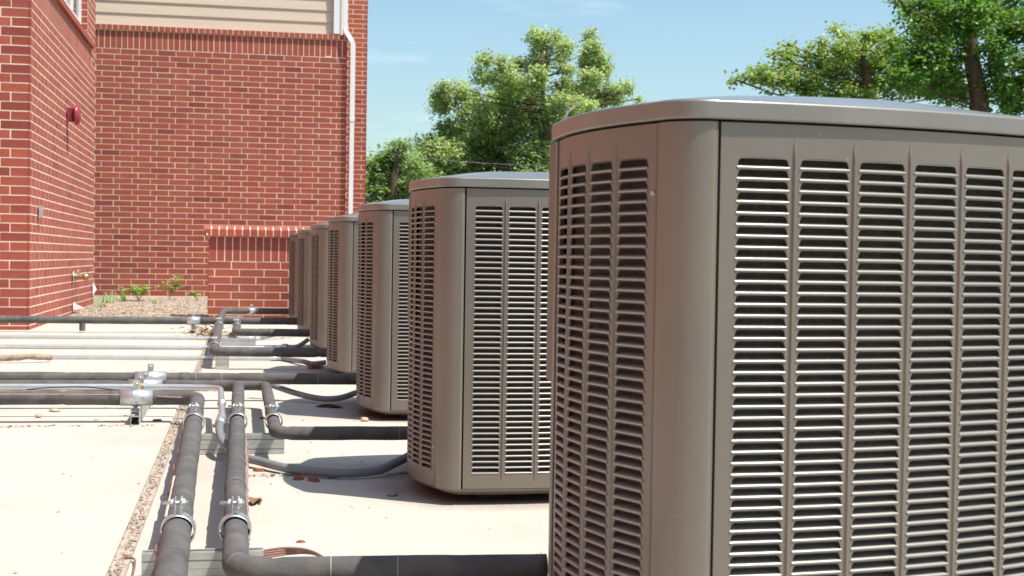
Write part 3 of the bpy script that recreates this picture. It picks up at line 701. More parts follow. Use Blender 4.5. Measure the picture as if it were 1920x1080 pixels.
ZP = .125
pipe('insulated_pipe', 'thick grey foam pipe nearest the bottom left, bending left past the strut post', [(-3.2, 6.90, .118), (-.21, 6.80, .118), (-.152, 3.4, ZP), (-.128, 2.1, ZP)], .0335, .12, seams=(1.9, 2.62, 3.6, 4.45), seed=1, glue=(2.0,))
pipe('insulated_pipe', 'grey foam pipe that elbows right into the nearest condenser', [(-.4, 7.40, .122), (-.02, 7.37, .122), (-.018, 4.3, ZP), (-.010, 3.03, ZP), (.665, 2.985, ZP)], .0290, .08, seams=(1.6, 2.5, 3.6), seed=2, glue=(1.2, 4.655, 4.86, 5.02))
pipe('insulated_pipe', 'grey foam pipe that elbows right into the second condenser', [(-3.2, 7.50, .122), (.121, 7.38, .122), (.128, 5.37, ZP), (.70, 5.335, ZP), (.74, 5.15, ZP)], .0255, .08, seams=(3.9, 4.6), seed=3, glue=(2.95, 3.15, 5.75))
pipe('insulated_pipe', 'long straight grey foam pipe into the third condenser', [(-3.2, 7.98, ZP), (-.44, 7.80, ZP), (.76, 7.72, ZP), (.80, 7.44, ZP)], .0305, seams=(1.2, 2.9), seed=4, glue=(2.96, 3.1, 3.62))
pipe('insulated_pipe', 'long grey foam pipe in front of the brick wings, into the sixth condenser', [(-6, 14.72, .135), (-1.35, 14.52, .125), (.76, 14.70, .12), (.78, 14.6, .12)], .037, seams=(2.2, 4.0, 5.6), seed=5)
pipe('insulated_pipe', 'raised grey foam pipe crossing from the farthest condenser to the fourth', [(.76, 17.22, .125), (.55, 17.18, .125), (-.225, 17.1, .125), (-.222, 14.9, .18), (-.215, 13.7, .19), (-.20, 9.94, .125), (.76, 9.90, .12), (.79, 9.79, .12)], .033, .1, seams=(.6, 2.4), seed=6)
pipe('insulated_pipe', 'short grey foam pipe that elbows into the fifth condenser', [(-.05, 14.55, .13), (-.065, 12.53, .12), (.76, 12.48, .118), (.79, 12.2, .118)], .034, .09, seams=(.7, 2.3), seed=7)
# weathered tape strips and loose wires along the pipes
def wire(label, pts, r=.003, m_='wire', name='loose_wire', cat='wire', n=8, group=None, rf=None):
    o = MB().tube(smooth_curve(pts, n), r, 8, True, rf); o = o.build(name, M[m_], None, True); return tag(o, label, cat, group)
def pxy(y): return -.146-(y-3.4)*.01706
pts = []
for i in range(56):
    y = 6.2-i*.072; pts.append((pxy(y)-.047+.013*noise.noise(Vector((i*.45, 3, 1))), y, .100+.030*noise.noise(Vector((i*.4, 7, 2)))))
wire('brown wire weaving down the left flank of the thick pipe', pts, .0033)
pts = []
for i in range(50):
    y = 6.3-i*.08; pts.append((pxy(y)-.038+.004*noise.noise(Vector((i*.9, 3, 8))), y, .108))
rg = lambda i, th: .0085*(1+.8*noise.noise(Vector((i*.35, math.cos(th), math.sin(th)))))
wire('ragged brown seam tape peeling along the left flank of the thick pipe', pts, .009, 'pinktape', 'seam_tape', 'tape', rf=rg)
pts = [(pxy(y)-.036, y, .135+.004*math.sin(y*9)) for y in (4.25, 4.1, 3.95, 3.8, 3.7, 3.6)]
wire('clear plastic tie strip beside the nearest clamp on the thick pipe', pts, .006, 'cap', 'tie_strip', 'tie')
wire('brown seam line along the front of the thick pipe left of the strut post', [(-3.1, 6.86, .135), (-1.4, 6.815, .136), (-.9, 6.797, .135), (-.56, 6.782, .134)], .0045, 'pinktape', 'seam_tape', 'tape')
wire('short brown seam line between the strut post clamp and the bend', [(-.40, 6.768, .128), (-.33, 6.766, .124), (-.26, 6.762, .122)], .0045, 'pinktape', 'seam_tape', 'tape')
pts = []
for i in range(26):
    y = 5.3-i*.085; pts.append((.0145+.006*noise.noise(Vector((i*.8, 5, 1))), y, .112+.012*noise.noise(Vector((i*.6, 1, 2)))))
wire('weathered brown tape cable along the right flank of the pipe to the nearest condenser', pts, .0060, 'pinktape', rf=lambda i, th: .006*(1+.7*noise.noise(Vector((i*.3, math.cos(th), 4)))))
for j in range(4):
    pts = [(.02, 3.56+.008*j, .04), (.07, 3.64+.010*j, .022+.004*j), (.13, 3.70-.004*j, .016+.006*j), (.19, 3.68-.012*j, .018+.004*j), (.25, 3.52-.015*j, .02), (.30, 3.30, .03)]
    wire(['topmost', 'second', 'third', 'lowest'][j]+' strand of the brown wire bundle beside the near strut channel', pts, .0032, group='brown wire bundle on the slab')
wire('thin dark wire lying on the thick pipe left of the strut post', [(-1.0, 6.84, .155), (-.9, 6.85, .163), (-.75, 6.86, .166), (-.66, 6.84, .160), (-.5, 6.80, .148)], .0025, 'black')
pts = [(-.30, 3.75, .004), (-.27, 3.70, .01), (-.265, 3.5, .004), (-.285, 3.35, .006), (-.27, 3.2, .004), (-.28, 3.0, .006)]
wire('short curled brown wire end on the slab left of the near strut channel', pts, .0028)

# conduits
def conduit(label, path, r=.012, rad=.1, m_='conduit', couplings=()):
    t = thing('metal_conduit', label, 'conduit', (path[0][0], path[0][1], 0)); off = Vector((path[0][0], path[0][1], 0))
    MB().tube([p-off for p in rounded(path, rad, .04)], r, 16).build('tube', M[m_], t, True)
    for (p, d, L) in couplings:
        p = Vector(p)-off; d = Vector(d).normalized(); MB().tube([p-d*L/2, p-d*L/2*.98, p+d*L/2*.98, p+d*L/2], r*1.35, 16).build('coupling', M['galv'], t, True)
    return t
conduit('silver conduit above the slab that bends down between the two near pipes', [(-3.2, 7.12, .150), (-.42, 7.03, .150), (-.105, 6.96, .150), (-.082, 5.95, .128), (-.085, 5.80, .12)], .0145, .09, couplings=(((-.09, 6.35, .138), (0, 1, -.02), .06), ((-.083, 5.86, .123), (0, 1, .1), .10)))
conduit('silver conduit on the slab, farthest of the three ground runs', [(-6, 13.62, .02), (.10, 13.3, .02)], .016, couplings=(((.06, 13.32, .02), (1, 0, 0), .12),))
conduit('silver conduit on the slab, middle one of the three ground runs', [(-6, 12.2, .02), (.27, 11.95, .02)], .017, couplings=(((.25, 11.96, .02), (1, 0, 0), .14),))
conduit('silver conduit on the slab, nearest of the three ground runs', [(-6, 11.2, .02), (.27, 10.72, .02)], .015, couplings=(((.26, 10.73, .02), (1, 0, 0), .10),))
def flex(label, pts, r=.014):
    P = smooth_curve(pts, 40)
    t = thing('flexible_conduit', label, 'flexible conduit', (pts[0][0], pts[0][1], 0)); off = Vector((pts[0][0], pts[0][1], 0))
    MB().tube([p-off for p in P], r, 14, True, lambda i, th: r*(1.0 if i % 2 else .955)).build('jacket', M['flex'], t, True)
    d = (P[1]-P[0]).normalized(); a = P[0]-off
    MB().tube([a-d*.03, a-d*.028, a+d*.012, a+d*.014], r*1.35, 12).build('connector', M['galv'], t, True)
    return t
flex('grey ribbed flexible conduit curving over the slab to the second condenser', [(-.086, 5.78, .118), (-.088, 5.66, .10), (-.07, 5.52, .07), (-.01, 5.40, .035), (.06, 5.30, .03), (.18, 5.14, .022), (.34, 5.03, .022), (.48, 5.05, .025), (.57, 5.13, .045), (.66, 5.22, .07), (.74, 5.20, .10)], .0165)
flex('dark flexible conduit sagging to the third condenser', [(.10, 7.9, .10), (.18, 7.84, .075), (.30, 7.72, .045), (.42, 7.60, .03), (.52, 7.58, .035), (.61, 7.60, .06), (.72, 7.54, .10)], .0165)
flex('flexible conduit from the nearest ground run, rising to the fourth condenser', [(.30, 10.72, .02), (.36, 10.55, .022), (.43, 10.3, .03), (.50, 10.2, .02), (.60, 10.2, .03)], .019)
flex('flexible conduit from the middle ground run up to the fifth condenser', [(.36, 11.95, .03), (.42, 11.9, .03), (.47, 11.93, .04), (.55, 11.98, .09)], .019)
flex('flexible conduit from the farthest ground run, by the sixth condenser', [(.14, 13.3, .02), (.20, 13.35, .025), (.3, 13.5, .04), (.5, 13.8, .06)], .016)

# struts
def channel(L, up=True):
    w, h, t, lip = .0413, .0405, .0026, .0085
    b = MB(); b.box(0, L, -w/2, w/2, 0, t); 
    for (za, zb, ins) in ((t, .0170, 0), (.0170, .0215, .0045), (.0215, h-.002, 0)):
        b.box(0, L, -w/2+ins, -w/2+ins+t, za, zb); b.box(0, L, w/2-t-ins, w/2-ins, za, zb)
    b.box(0, L, -w/2+t, -w/2+t+lip, h-t, h); b.box(0, L, w/2-t-lip, w/2-t, h-t, h)
    if not up: b.v = [(x, -y, h-z) for x, y, z in b.v]
    return b
def strut(label, x, y, L, rz=0, z=0):
    t = thing('strut_channel', label, 'strut', (x, y, z), rz, 'galvanised struts carrying the pipes')
    channel(L, False).build('channel', M['galvflat'], t); channel(L, True).build('channel', M['galvflat'], t, loc=(0, 0, .041))
    return t
strut('stacked galvanised strut under the two pipes nearest the viewer', -.235, 3.46, .290)
strut('stacked galvanised strut under the elbow to the second condenser', -.175, 5.71, .345)
strut('stacked strut post seen end-on under the clamps at the left', -.493, 6.70, 1.35, PI/2)
strut('short galvanised strut under the elbow of the raised far pipe', -.19, 10.08, .095)
strut('ribbed galvanised strut under the far crossing pipes', -.19, 12.25, .30)
strut('small strut post under the clamp on the long far pipe', -.50, 14.45, .5, PI/2, 0)
strut('short strut nearest the low brick wall', -.25, 16.6, .25, 0, 0)
# clamps
def clamp(label, p, d, r, bolt=True, shield=.05, m_='galv', tilt=0.):
    """strap clamp round a pipe of radius r running along d"""
    d = Vector(d).normalized(); an = math.atan2(d.y, d.x)
    t = thing('pipe_clamp', label, 'clamp', p, an, 'pipe clamps')   # local x along pipe
    def ring(x0, x1, ra, rb_, a0, a1, n=28):
        V = []; F = []
        for i in range(n+1):
            a = a0+(a1-a0)*i/n
            for (x, rr) in ((x0, ra), (x1, ra), (x1, rb_), (x0, rb_)): V.append((x, rr*math.cos(a), rr*math.sin(a)))
        for i in range(n):
            for k in range(4): F.append((i*4+k, i*4+(k+1) % 4, i*4+4+(k+1) % 4, i*4+4+k))
        F.append((0, 1, 2, 3)); F.append(tuple(4*n+k for k in (3, 2, 1, 0)))
        return MB().add(V, F)
    ring(-shield, shield, r+.004, r+.0055, 0, 2*PI).build('shield', M['galv'], t, True)
    g = .17
    st = ring(-.016, .016, r+.0062, r+.009, PI/2+g, PI/2+2*PI-g)
    zt = (r+.008)*math.cos(g); yt = (r+.008)*math.sin(g)
    for s in (-1, 1): st.box(-.016, .016, s*yt-.0014, s*yt+.0014, zt-.004, zt+.040)
    st.build('strap', M[m_], t)
    if bolt:
        z = zt+.026
        MB().tube([(0, -yt-.016, z), (0, yt+.032, z)], .0045, 8).build('bolt', M['galv'], t, True)
        MB().tube([(0, -yt-.010, z), (0, -yt-.002, z)], .0105, 6).build('bolt_head', M['galvflat'], t)
        MB().tube([(0, -yt-.0035, z), (0, -yt-.0016, z)], .0165, 14).build('washer', M['galv'], t)
        MB().tube([(0, yt+.003, z), (0, yt+.011, z)], .0100, 6).build('nut', M['galv'], t)
    MB().box(-.012, .012, -r*.45, r*.45, -r-.030, -r-.009).build('saddle_base', M['galvflat'], t)
    return t
clamp('bolted strap clamp on the thick pipe, nearest the viewer', (-.152, 3.50, ZP), (0, 1, 0), .0342, shield=.030)
clamp('bolted strap clamp beside the nearest one, on the pipe to the nearest condenser', (-.014, 3.50, ZP), (0, 1, 0), .0315, shield=.030)
clamp('bolted strap clamp on the thick pipe just past its bend', (-.1926, 5.78, .1195), (0, 1, 0), .0342, shield=.030)
clamp('bolted strap clamp on the middle pipe over the mid strut', (-.018, 5.76, .124), (0, 1, 0), .0315, shield=.030)
clamp('bolted strap clamp above the elbow to the second condenser', (.128, 5.76, ZP), (0, 1, 0), .0280, shield=.030)
clamp('wide silver clamp sleeve on the thick pipe over the strut post end', (-.493, 6.809, .1185), (1, 0, 0), .034, shield=.075)
clamp('brass coloured strap holding the silver conduit on the strut post', (-.493, 7.035, .150), (1, 0, 0), .0125, shield=.018, m_='brass', bolt=True)
clamp('silver clamp sleeve, second row on the strut post', (-.493, 7.40, .122), (1, 0, 0), .026, shield=.085)
clamp('silver clamp sleeve at the rear of the strut post', (-.493, 7.80, ZP), (1, 0, 0), .031, shield=.085)
clamp('silver clamp on the long pipe before the brick wings', (-.50, 14.592, .123), (1, 0, 0), .038, shield=.07)
clamp('clamp on the raised far pipe above the ribbed strut', (-.21, 12.6, .168), (0, 1, 0), .034, shield=.03)
clamp('clamp at the elbow of the raised far pipe', (-.203, 10.3, .132), (0, 1, 0), .034, shield=.03)
clamp('small clamp on the short pipe to the fifth condenser', (-.06, 13.3, .125), (0, 1, 0), .035, shield=.03)
clamp('pale clamp on the farthest pipe before the low wall', (.10, 17.14, .125), (1, 0, 0), .034, shield=.05)
# end cap seen at the far junction, black funnel below the long pipe
tag(MB().tube([(-.262, 13.45, .09), (-.25, 13.50, .09), (-.25, 13.62, .09)], .034, 20).build('round_plug', M['cap'], None, True), 'round cream plug at the far pipe junction', 'pipe plug')
MB_ = MB().tube([(-1.58, 14.44, .10), (-1.58, 14.44, .02)], .03, 4); tag(MB_.build('foam_offcut', M['foam']), 'grey foam offcut hanging under the long far pipe', 'foam offcut')

# ------------------------------------------------------------------ things fixed to the brick wing
bell = thing('fire_bell', 'red fire alarm bell on the sunlit side of the left brick wing', 'bell', (XW+.004, 17.9, 2.50))
MB().box(0, .055, -.055, .055, -.085, .085).build('back_box', M['redpaint'], bell)
MB().tube([(.055, 0, 0), (.085, 0, 0)], .085, 16).build('gasket', M['black'], bell, True)
prof = [(.085, .122), (.10, .126), (.118, .122), (.134, .105), (.145, .075), (.150, .04), (.152, .012)]
b = MB(); n = 28
V = [(x, r*math.cos(2*PI*k/n), r*math.sin(2*PI*k/n)) for x, r in prof for k in range(n)]
b.add(V, [(j*n+k, j*n+(k+1) % n, (j+1)*n+(k+1) % n, (j+1)*n+k) for j in range(len(prof)-1) for k in range(n)]+[tuple(range((len(prof)-1)*n, len(prof)*n))])
b.build('gong', M['redpaint'], bell, True)
MB().tube([(.150, 0, 0), (.160, 0, 0)], .014, 10).build('centre_nut', M['galv'], bell, True)
hb = thing('hose_connection', 'aged brass hose connection on the side of the left brick wing', 'wall hydrant', (XW+.004, 18.55, .50))
MB().tube([(0, 0, 0), (.012, 0, 0)], .068, 20).build('escutcheon', M['galv'], hb, True)
MB().tube([(.010, 0, 0), (.10, 0, -.004), (.12, 0, -.006), (.121, 0, -.006), (.155, 0, -.006), (.19, 0, -.008)], .030, 16, True, lambda i, th: [.026, .026, .027, .042, .042, .036][i]).build('body', M['brass'], hb, True)
MB().tube([(.06, 0, .02), (.06, 0, .075)], .008, 8).build('stem', M['brass'], hb, True)
MB().tube([(.03, 0, -.03), (.025, .0, -.20)], .004, 6).build('chain', M['black'], hb)
ob = thing('outlet_box', 'small grey outlet cover on the corner end of the left brick wing', 'outlet', (XW+.004, 15.52, 1.235))
MB().box(0, .025, -.05, .05, -.065, .065).build('cover', M['galv'], ob); MB().box(.026, .032, -.03, .03, -.045, .045).build('lid', M['galvflat'], ob)
sc_ = thing('wall_scupper', 'white plastic spout low on the side of the left brick wing', 'spout', (XW+.004, 18.6, .12))
MB().add([(0, -.05, -.05), (.0, .05, -.05), (.0, .05, .03), (0, -.05, .03), (.115, -.04, -.045), (.115, .04, -.045), (.115, .04, -.025), (.115, -.04, -.025)], [(3, 2, 6, 7), (0, 4, 5, 1), (0, 3, 7, 4), (1, 5, 6, 2)]).build('hood', M['white'], sc_)
MB().box(-.001, .010, -.055, .055, -.052, .045).build('flange', M['white'], sc_)
sc2 = thing('wall_scupper', 'white plastic spout at the far corner of the left brick wing', 'spout', (XW+.004, 20.95, .27))
MB().add([(0, -.05, -.08), (.0, .05, -.08), (.0, .05, .09), (0, -.05, .09), (.045, -.035, -.012), (.045, .035, -.012), (.045, .035, .012), (.045, -.035, .012)], [(3, 2, 6, 7), (0, 4, 5, 1), (0, 3, 7, 4), (1, 5, 6, 2), (4, 7, 6, 5)]).build('hood', M['white'], sc2)
MB().box(-.001, .008, -.052, .052, -.085, .095).build('flange', M['white'], sc2)

# ------------------------------------------------------------------ debris
def rock(name, label, cat, x, y, s, m_, flat=.55, el=1.3, z=0, seed=1):
    n, k = 12, 7; V = []; F = []
    for j in range(k+1):
        ph = PI*j/k
        for i in range(n):
            th = 2*PI*i/n; v = Vector((math.sin(ph)*math.cos(th), math.sin(ph)*math.sin(th), math.cos(ph)))
            r = 1+.35*noise.noise(v*1.3+Vector((seed*9.1, 0, 0))); V.append((v.x*s*el*r, v.y*s*r, v.z*s*flat*r+s*flat*.85))
    for j in range(k):
        for i in range(n): F.append((j*n+i, j*n+(i+1) % n, (j+1)*n+(i+1) % n, (j+1)*n+i))
    o = MB().add(V, F).build(name, M[m_], None, True, loc=(x, y, z), rot=(0, 0, seed*1.3)); return tag(o, label, cat)
rock('pebble', 'smooth tan pebble on the slab before the third condenser', 'pebble', .59, 6.79, .017, 'rock', .65, 1.2, seed=2)
rock('pebble', 'pale flat pebble in the shadow of the second condenser', 'pebble', .50, 4.66, .016, 'greyrock', .4, 1.5, seed=3)
rock('pebble', 'flat tan pebble on the joint, upper one of the pair at the left', 'pebble', -.93, 7.30, .024, 'rock', .35, 1.5, seed=4)
rock('pebble', 'round brown pebble, lower one of the pair at the left', 'pebble', -.97, 7.03, .016, 'rock', .8, 1.0, seed=5)
rock('pebble', 'small tan pebble on the slab left of the strut post', 'pebble', -.69, 6.92, .011, 'rock', .3, 1.4, seed=6)
rock('pebble', 'brown pebble between the thick pipe and the bent conduit', 'pebble', -.12, 6.60, .014, 'greyrock', .7, 1.1, seed=7)
def fragm(label, x, y, s, seed):
    r_ = random.Random(seed); b = MB(); h = s*.5
    base = [(s*1.3*math.cos(a+r_.uniform(-.3, .3)), s*.8*math.sin(a+r_.uniform(-.3, .3))) for a in [i*2*PI/5 for i in range(5)]]
    V = [(p[0], p[1], 0) for p in base]+[(p[0]*.75, p[1]*.7, h*r_.uniform(.6, 1.2)) for p in base]
    b.add(V, [(i, (i+1) % 5, 5+(i+1) % 5, 5+i) for i in range(5)]+[(5, 6, 7, 8, 9)])
    return tag(b.build('brick_fragment', M['frag'], None, False, loc=(x, y, .0), rot=(0, 0, seed)), label, 'brick fragment', 'broken brick bits on the slab')
fragm('red brick chip, left of the pair under the flexible conduit', .205, 5.035, .026, 1)
fragm('red brick chip, right of the pair under the flexible conduit', .255, 4.99, .028, 2)
fragm('red brick chip right of the middle pipe', .065, 5.24, .02, 3)
fragm('triangular red brick chip under the thick pipe beside the strut post', -.40, 6.86, .025, 4)
fragm('red brick chip behind the elbow pipe to the second condenser', .10, 6.92, .022, 5)
fragm('tiny red brick chip alone on the slab before the near pipe', .165, 3.92, .012, 6)
fragm('red brick chip beside the fourth condenser foot', .52, 10.0, .06, 7)
def dleaf(label, x, y, s, rz, m_='dryleaf'):
    b = MB(); leaf(b, Vector((0, 0, .006)), Vector((1, 0, .12)), s, .35); leaf(b, Vector((0, 0, .004)), Vector((1, .1, .02)), s*.95, .33)
    return tag(b.build('dry_leaf', M[m_], None, False, loc=(x, y, 0), rot=(0, 0, rz)), label, 'leaf', 'dry leaves on the slab')
dleaf('curled brown leaf standing against the near middle pipe', .05, 4.62, .12, 4.6)
dleaf('long dry leaf lying by the third condenser flexible conduit', .38, 7.42, .13, .2)
dleaf('dry leaf nearest the third condenser base', .53, 7.38, .09, 2.9)
dleaf('dry brown leaf right of the brick chips under the flexible conduit', .30, 5.06, .07, .3)
st_ = MB().tube(smooth_curve([(-1.95, 10.45, .03), (-1.7, 10.5, .035), (-1.5, 10.52, .045), (-1.38, 10.6, .03)], 6), .022, 9, True, lambda i, th: .022*(1+.35*noise.noise(Vector((i*.6, math.cos(th), math.sin(th)))))).build('stick', M['stick'], None, True)
tag(st_, 'rough tan stick lying at the left across the nearest ground conduit', 'stick')
b = MB(); 
for i in range(170):
    p = Vector((R.gauss(-.33, .10), R.gauss(14.0, .28), R.uniform(.005, .09))); a = R.random()*2*PI; leaf(b, p, Vector((math.cos(a), math.sin(a), R.uniform(-.2, .5))), R.uniform(.03, .07), .5)
for i in range(36):
    p = Vector((R.gauss(.05, .12), R.gauss(13.9, .3), R.uniform(.003, .03))); a = R.random()*2*PI; leaf(b, p, Vector((math.cos(a), math.sin(a), R.uniform(-.2, .4))), R.uniform(.03, .06), .5)
tag(b.build('leaf_litter', M['dryleaf']), 'brown leaf litter caught under the far pipe junction', 'leaf litter', kind='stuff')

# ------------------------------------------------------------------ trees
def tree(name, label, mname, base, D, clumps, trunk, leafs, dens, seed, limbs=True):
    """clumps: (x, y, z, rx, ry, rz) metres; trunk: list of points with radii"""
    rnd = random.Random(seed); t = thing(name, label, 'tree', base); off = Vector(base)
    tb = MB(); P = [Vector(p[:3])-off for p in trunk]; rr = [p[3] for p in trunk]; Pc = smooth_curve([tuple(p) for p in P], 6)
    tb.tube(Pc, rr[0], 10, True, lambda i, th: (rr[0]+(rr[-1]-rr[0])*i/len(Pc))*(1+.15*noise.noise(Vector((i*.5, math.cos(th)*2, math.sin(th)*2)))))
    tk = tb.build('trunk', M['bark'], t, True)
    lb_ = MB(); V = []; F = []
    for ci, (x, y, z, rx, ry, rz) in enumerate(clumps):
        c = Vector((x, y, z))-off
        if limbs:
            j = min(range(len(Pc)), key=lambda k: (Pc[k]-c).length+max(0, Pc[k].z-c.z+.4)*3); a = Pc[j]; mid = a.lerp(c, .5)+Vector((rnd.gauss(0, .04), rnd.gauss(0, .04), rnd.gauss(-.02, .04)))*(c-a).length
            L = (c-a).length; w = .008+.007*L
            lb_.tube(smooth_curve([tuple(a), tuple(mid), tuple(c)], 5), w, 6, False, lambda i, th: w*(1-.07*i)+.004)
            for q in range(3):
                e = c+Vector((rnd.gauss(0, rx*.5), rnd.gauss(0, ry*.5), rnd.gauss(0, rz*.5))); lb_.tube([tuple(mid.lerp(c, .6)), tuple(c.lerp(e, .5)+Vector((0, 0, .03))), tuple(e)], .012, 5, False, lambda i, th: .016-.005*i)
        vol = rx*ry*rz; nsub = max(8, int(dens*(rx*rz)**.8))
        for s in range(nsub):
            while True:
                v = Vector((rnd.uniform(-1, 1), rnd.uniform(-1, 1), rnd.uniform(-1, 1)))
                if .15 < v.length < 1: break
            v = v*(v.length**-.35)
            sc = Vector((c.x+v.x*rx, c.y+v.y*ry, c.z+v.z*rz)); out_ = Vector((v.x, v.y, v.z*.6+.15)); sp = leafs*rnd.uniform(1.3, 2.6)
            dirn = (out_+Vector((rnd.gauss(0, .4), rnd.gauss(0, .4), rnd.gauss(0, .3)))).normalized()
            for k in range(rnd.randint(9, 16)):
                tt = rnd.random(); p = sc+dirn*sp*(tt-.3)*1.5+Vector((rnd.gauss(0, .38), rnd.gauss(0, .38), rnd.gauss(0, .30)))*sp*.8
                ld = Vector((rnd.uniform(-1, 1), rnd.uniform(-1, 1), rnd.uniform(-.9, .45))).normalized(); a = ld.cross(Vector((rnd.uniform(-.5, .5), rnd.uniform(-.5, .5), 1))).normalized()
                L = leafs*rnd.uniform(.6, 1.25); w_ = L*.33; n0 = len(V)
                V += [tuple(p), tuple(p+ld*L*.5+a*w_), tuple(p+ld*L), tuple(p+ld*L*.5-a*w_)]; F.append((n0, n0+1, n0+2, n0+3))
    if limbs: lb_.build('limbs', M['bark'], t, True)
    obj('crown', mesh('crown', V, F, M[mname]), t)
    return t
def px(zx, zy, ox, oy, sc, Y):   # photograph survey point -> metres on the plane at distance Y
    x = ox+zx/sc-960; y = oy+zy/sc-555
    d = (xr*x+yd*y+zf*2600.); return Vector((0, 0, .806))+d*(Y/d.y)
def survey(lst, ox, oy, sc, Y, seed, dy=.8):
    rnd = random.Random(seed); out_ = []
    for (a, b_, ra, rb_) in lst:
        yy = Y+rnd.uniform(-dy, dy)*1.6; p = px(a, b_, ox, oy, sc, yy); k = yy/2600/sc; f_ = .83 if ra < 75 else 1; ra *= f_; rb_ *= (f_+1)/2
        out_.append((p.x, p.y, p.z, ra*k*.95, (ra+rb_)*.36*k+.1, rb_*k*.95))
    return out_
YA = 46
A1 = [(480, 440, 95, 75), (425, 505, 50, 55), (560, 400, 40, 30), (690, 230, 50, 45), (680, 320, 50, 50), (740, 340, 50, 30), (805, 262, 60, 45), (880, 255, 32, 42),
      (850, 380, 90, 80), (640, 560, 110, 100), (560, 720, 130, 110), (800, 600, 160, 120), (700, 780, 180, 120), (950, 700, 160, 160), (900, 480, 100, 110), (430, 790, 120, 90), (620, 460, 60, 40), (760, 470, 80, 60),
      (1000, 90, 52, 55), (1045, 140, 55, 70), (1030, 230, 62, 80), (1010, 330, 55, 80), (1000, 430, 45, 70), (1125, 90, 35, 35), (1140, 150, 30, 50), (1195, 150, 26, 55), (1160, 230, 36, 40), (1175, 290, 55, 35), (960, 280, 50, 60),
      (1325, 90, 30, 45), (1335, 170, 60, 55), (1350, 250, 85, 80), (1330, 340, 70, 55), (1410, 310, 40, 40),
      (1200, 400, 100, 60), (1350, 430, 110, 45), (1470, 420, 65, 45), (1550, 410, 26, 42), (1150, 510, 110, 80), (1280, 520, 100, 50), (1430, 480, 90, 40), (1620, 465, 24, 12), (1050, 620, 110, 90), (1050, 820, 200, 130), (380, 740, 90, 70), (470, 640, 70, 60), (350, 850, 110, 90), (500, 820, 120, 100), (760, 660, 120, 90), (820, 880, 220, 110), (560, 900, 180, 110),
      (1200, 700, 150, 120), (1400, 650, 160, 110), (1250, 900, 220, 130), (1500, 850, 200, 150), (1000, 1000, 400, 110), (600, 1020, 300, 90)]
tr0 = px(1062, 1050, 690, 40, 3.177, YA)
tA = tree('deciduous_tree', 'tall open-crowned tree behind the condensers with two leafy spires', 'leafA', (tr0.x, YA, -.14), YA, survey(A1, 690, 40, 3.177, YA, 3, 1.0),
          [(tr0.x, YA, -.14, .15)]+[(lambda p: (p.x, p.y, p.z, .04))(px(a, b_, 690, 40, 3.177, YA-.6)) for a, b_ in ((1062, 800), (1060, 620), (1045, 480), (1035, 330), (1040, 220))], .12, 560, 11)
# pale dead limb showing in the crown
b = MB(); q = [px(a, b_, 690, 40, 3.177, YA-2.2) for a, b_ in ((1165, 590), (1195, 540), (1225, 518), (1242, 500), (1243, 478))]
qo = Vector((tr0.x, YA, -.14)); b.tube(smooth_curve([tuple(v-qo) for v in q], 5), .045, 7); q2 = [px(a, b_, 690, 40, 3.177, YA-2.2) for a, b_ in ((1222, 520), (1200, 515), (1175, 530))]; b.tube([tuple(v-qo) for v in q2], .025, 6)
b.build('dead_limb', mat('bleached_wood', (.38, .32, .27), .9, var=.2), tA, True)
YBt = 40
B1 = [(195, 750, 62, 50), (130, 800, 70, 55), (70, 870, 80, 60), (200, 850, 90, 75), (60, 980, 110, 100), (200, 990, 130, 110), (300, 880, 70, 60), (330, 990, 110, 100), (-60, 900, 80, 80), (-120, 1000, 120, 120)]
tb0 = px(150, 1100, 690, 40, 3.177, YBt)
tree('deciduous_tree', 'smaller bright green tree between the brick wall and the tall tree', 'leafB', (tb0.x, YBt, -.14), YBt, survey(B1, 690, 40, 3.177, YBt, 5, .6),
     [(tb0.x, YBt, -.14, .14)]+[(lambda p: (p.x, p.y, p.z, .04))(px(a, b_, 690, 40, 3.177, YBt)) for a, b_ in ((150, 1000), (170, 880), (190, 780))], .13, 430, 12)
YD = 30
D1 = [(60, 515, 45, 12), (150, 500, 50, 25), (215, 440, 32, 28), (240, 500, 70, 45), (330, 340, 38, 18), (395, 290, 26, 30), (400, 350, 45, 30), (380, 430, 80, 40), (350, 520, 110, 60), (530, 340, 40, 26), (600, 275, 45, 22), (640, 320, 60, 30), (560, 420, 110, 60), (520, 530, 130, 60),
      (700, 195, 36, 14), (760, 225, 45, 20), (740, 330, 80, 60), (720, 440, 120, 80), (820, 300, 80, 55), (900, 230, 60, 25), (960, 260, 70, 40), (900, 380, 110, 80), (900, 520, 150, 80), (1030, 220, 60, 32), (1080, 300, 80, 60), (1050, 420, 110, 100), (1100, 560, 140, 80), (700, 600, 300, 60), (1200, 480, 90, 90),
      (1350, 520, 110, 90), (1500, 600, 110, 80)]
td0 = px(900, 1200, 1360, 0, 3.43, YD)
tree('deciduous_tree', 'light green tree with low arching sprays left of the dark tree', 'leafD', (td0.x, YD, -.14), YD, survey(D1, 1360, 0, 3.43, YD, 6, .7),
     [(td0.x, YD, -.14, .17)]+[(lambda p: (p.x, p.y, p.z, .05))(px(a, b_, 1360, 0, 3.43, YD)) for a, b_ in ((900, 950), (880, 700), (900, 500), (880, 350))], .11, 500, 13)
YE = 27
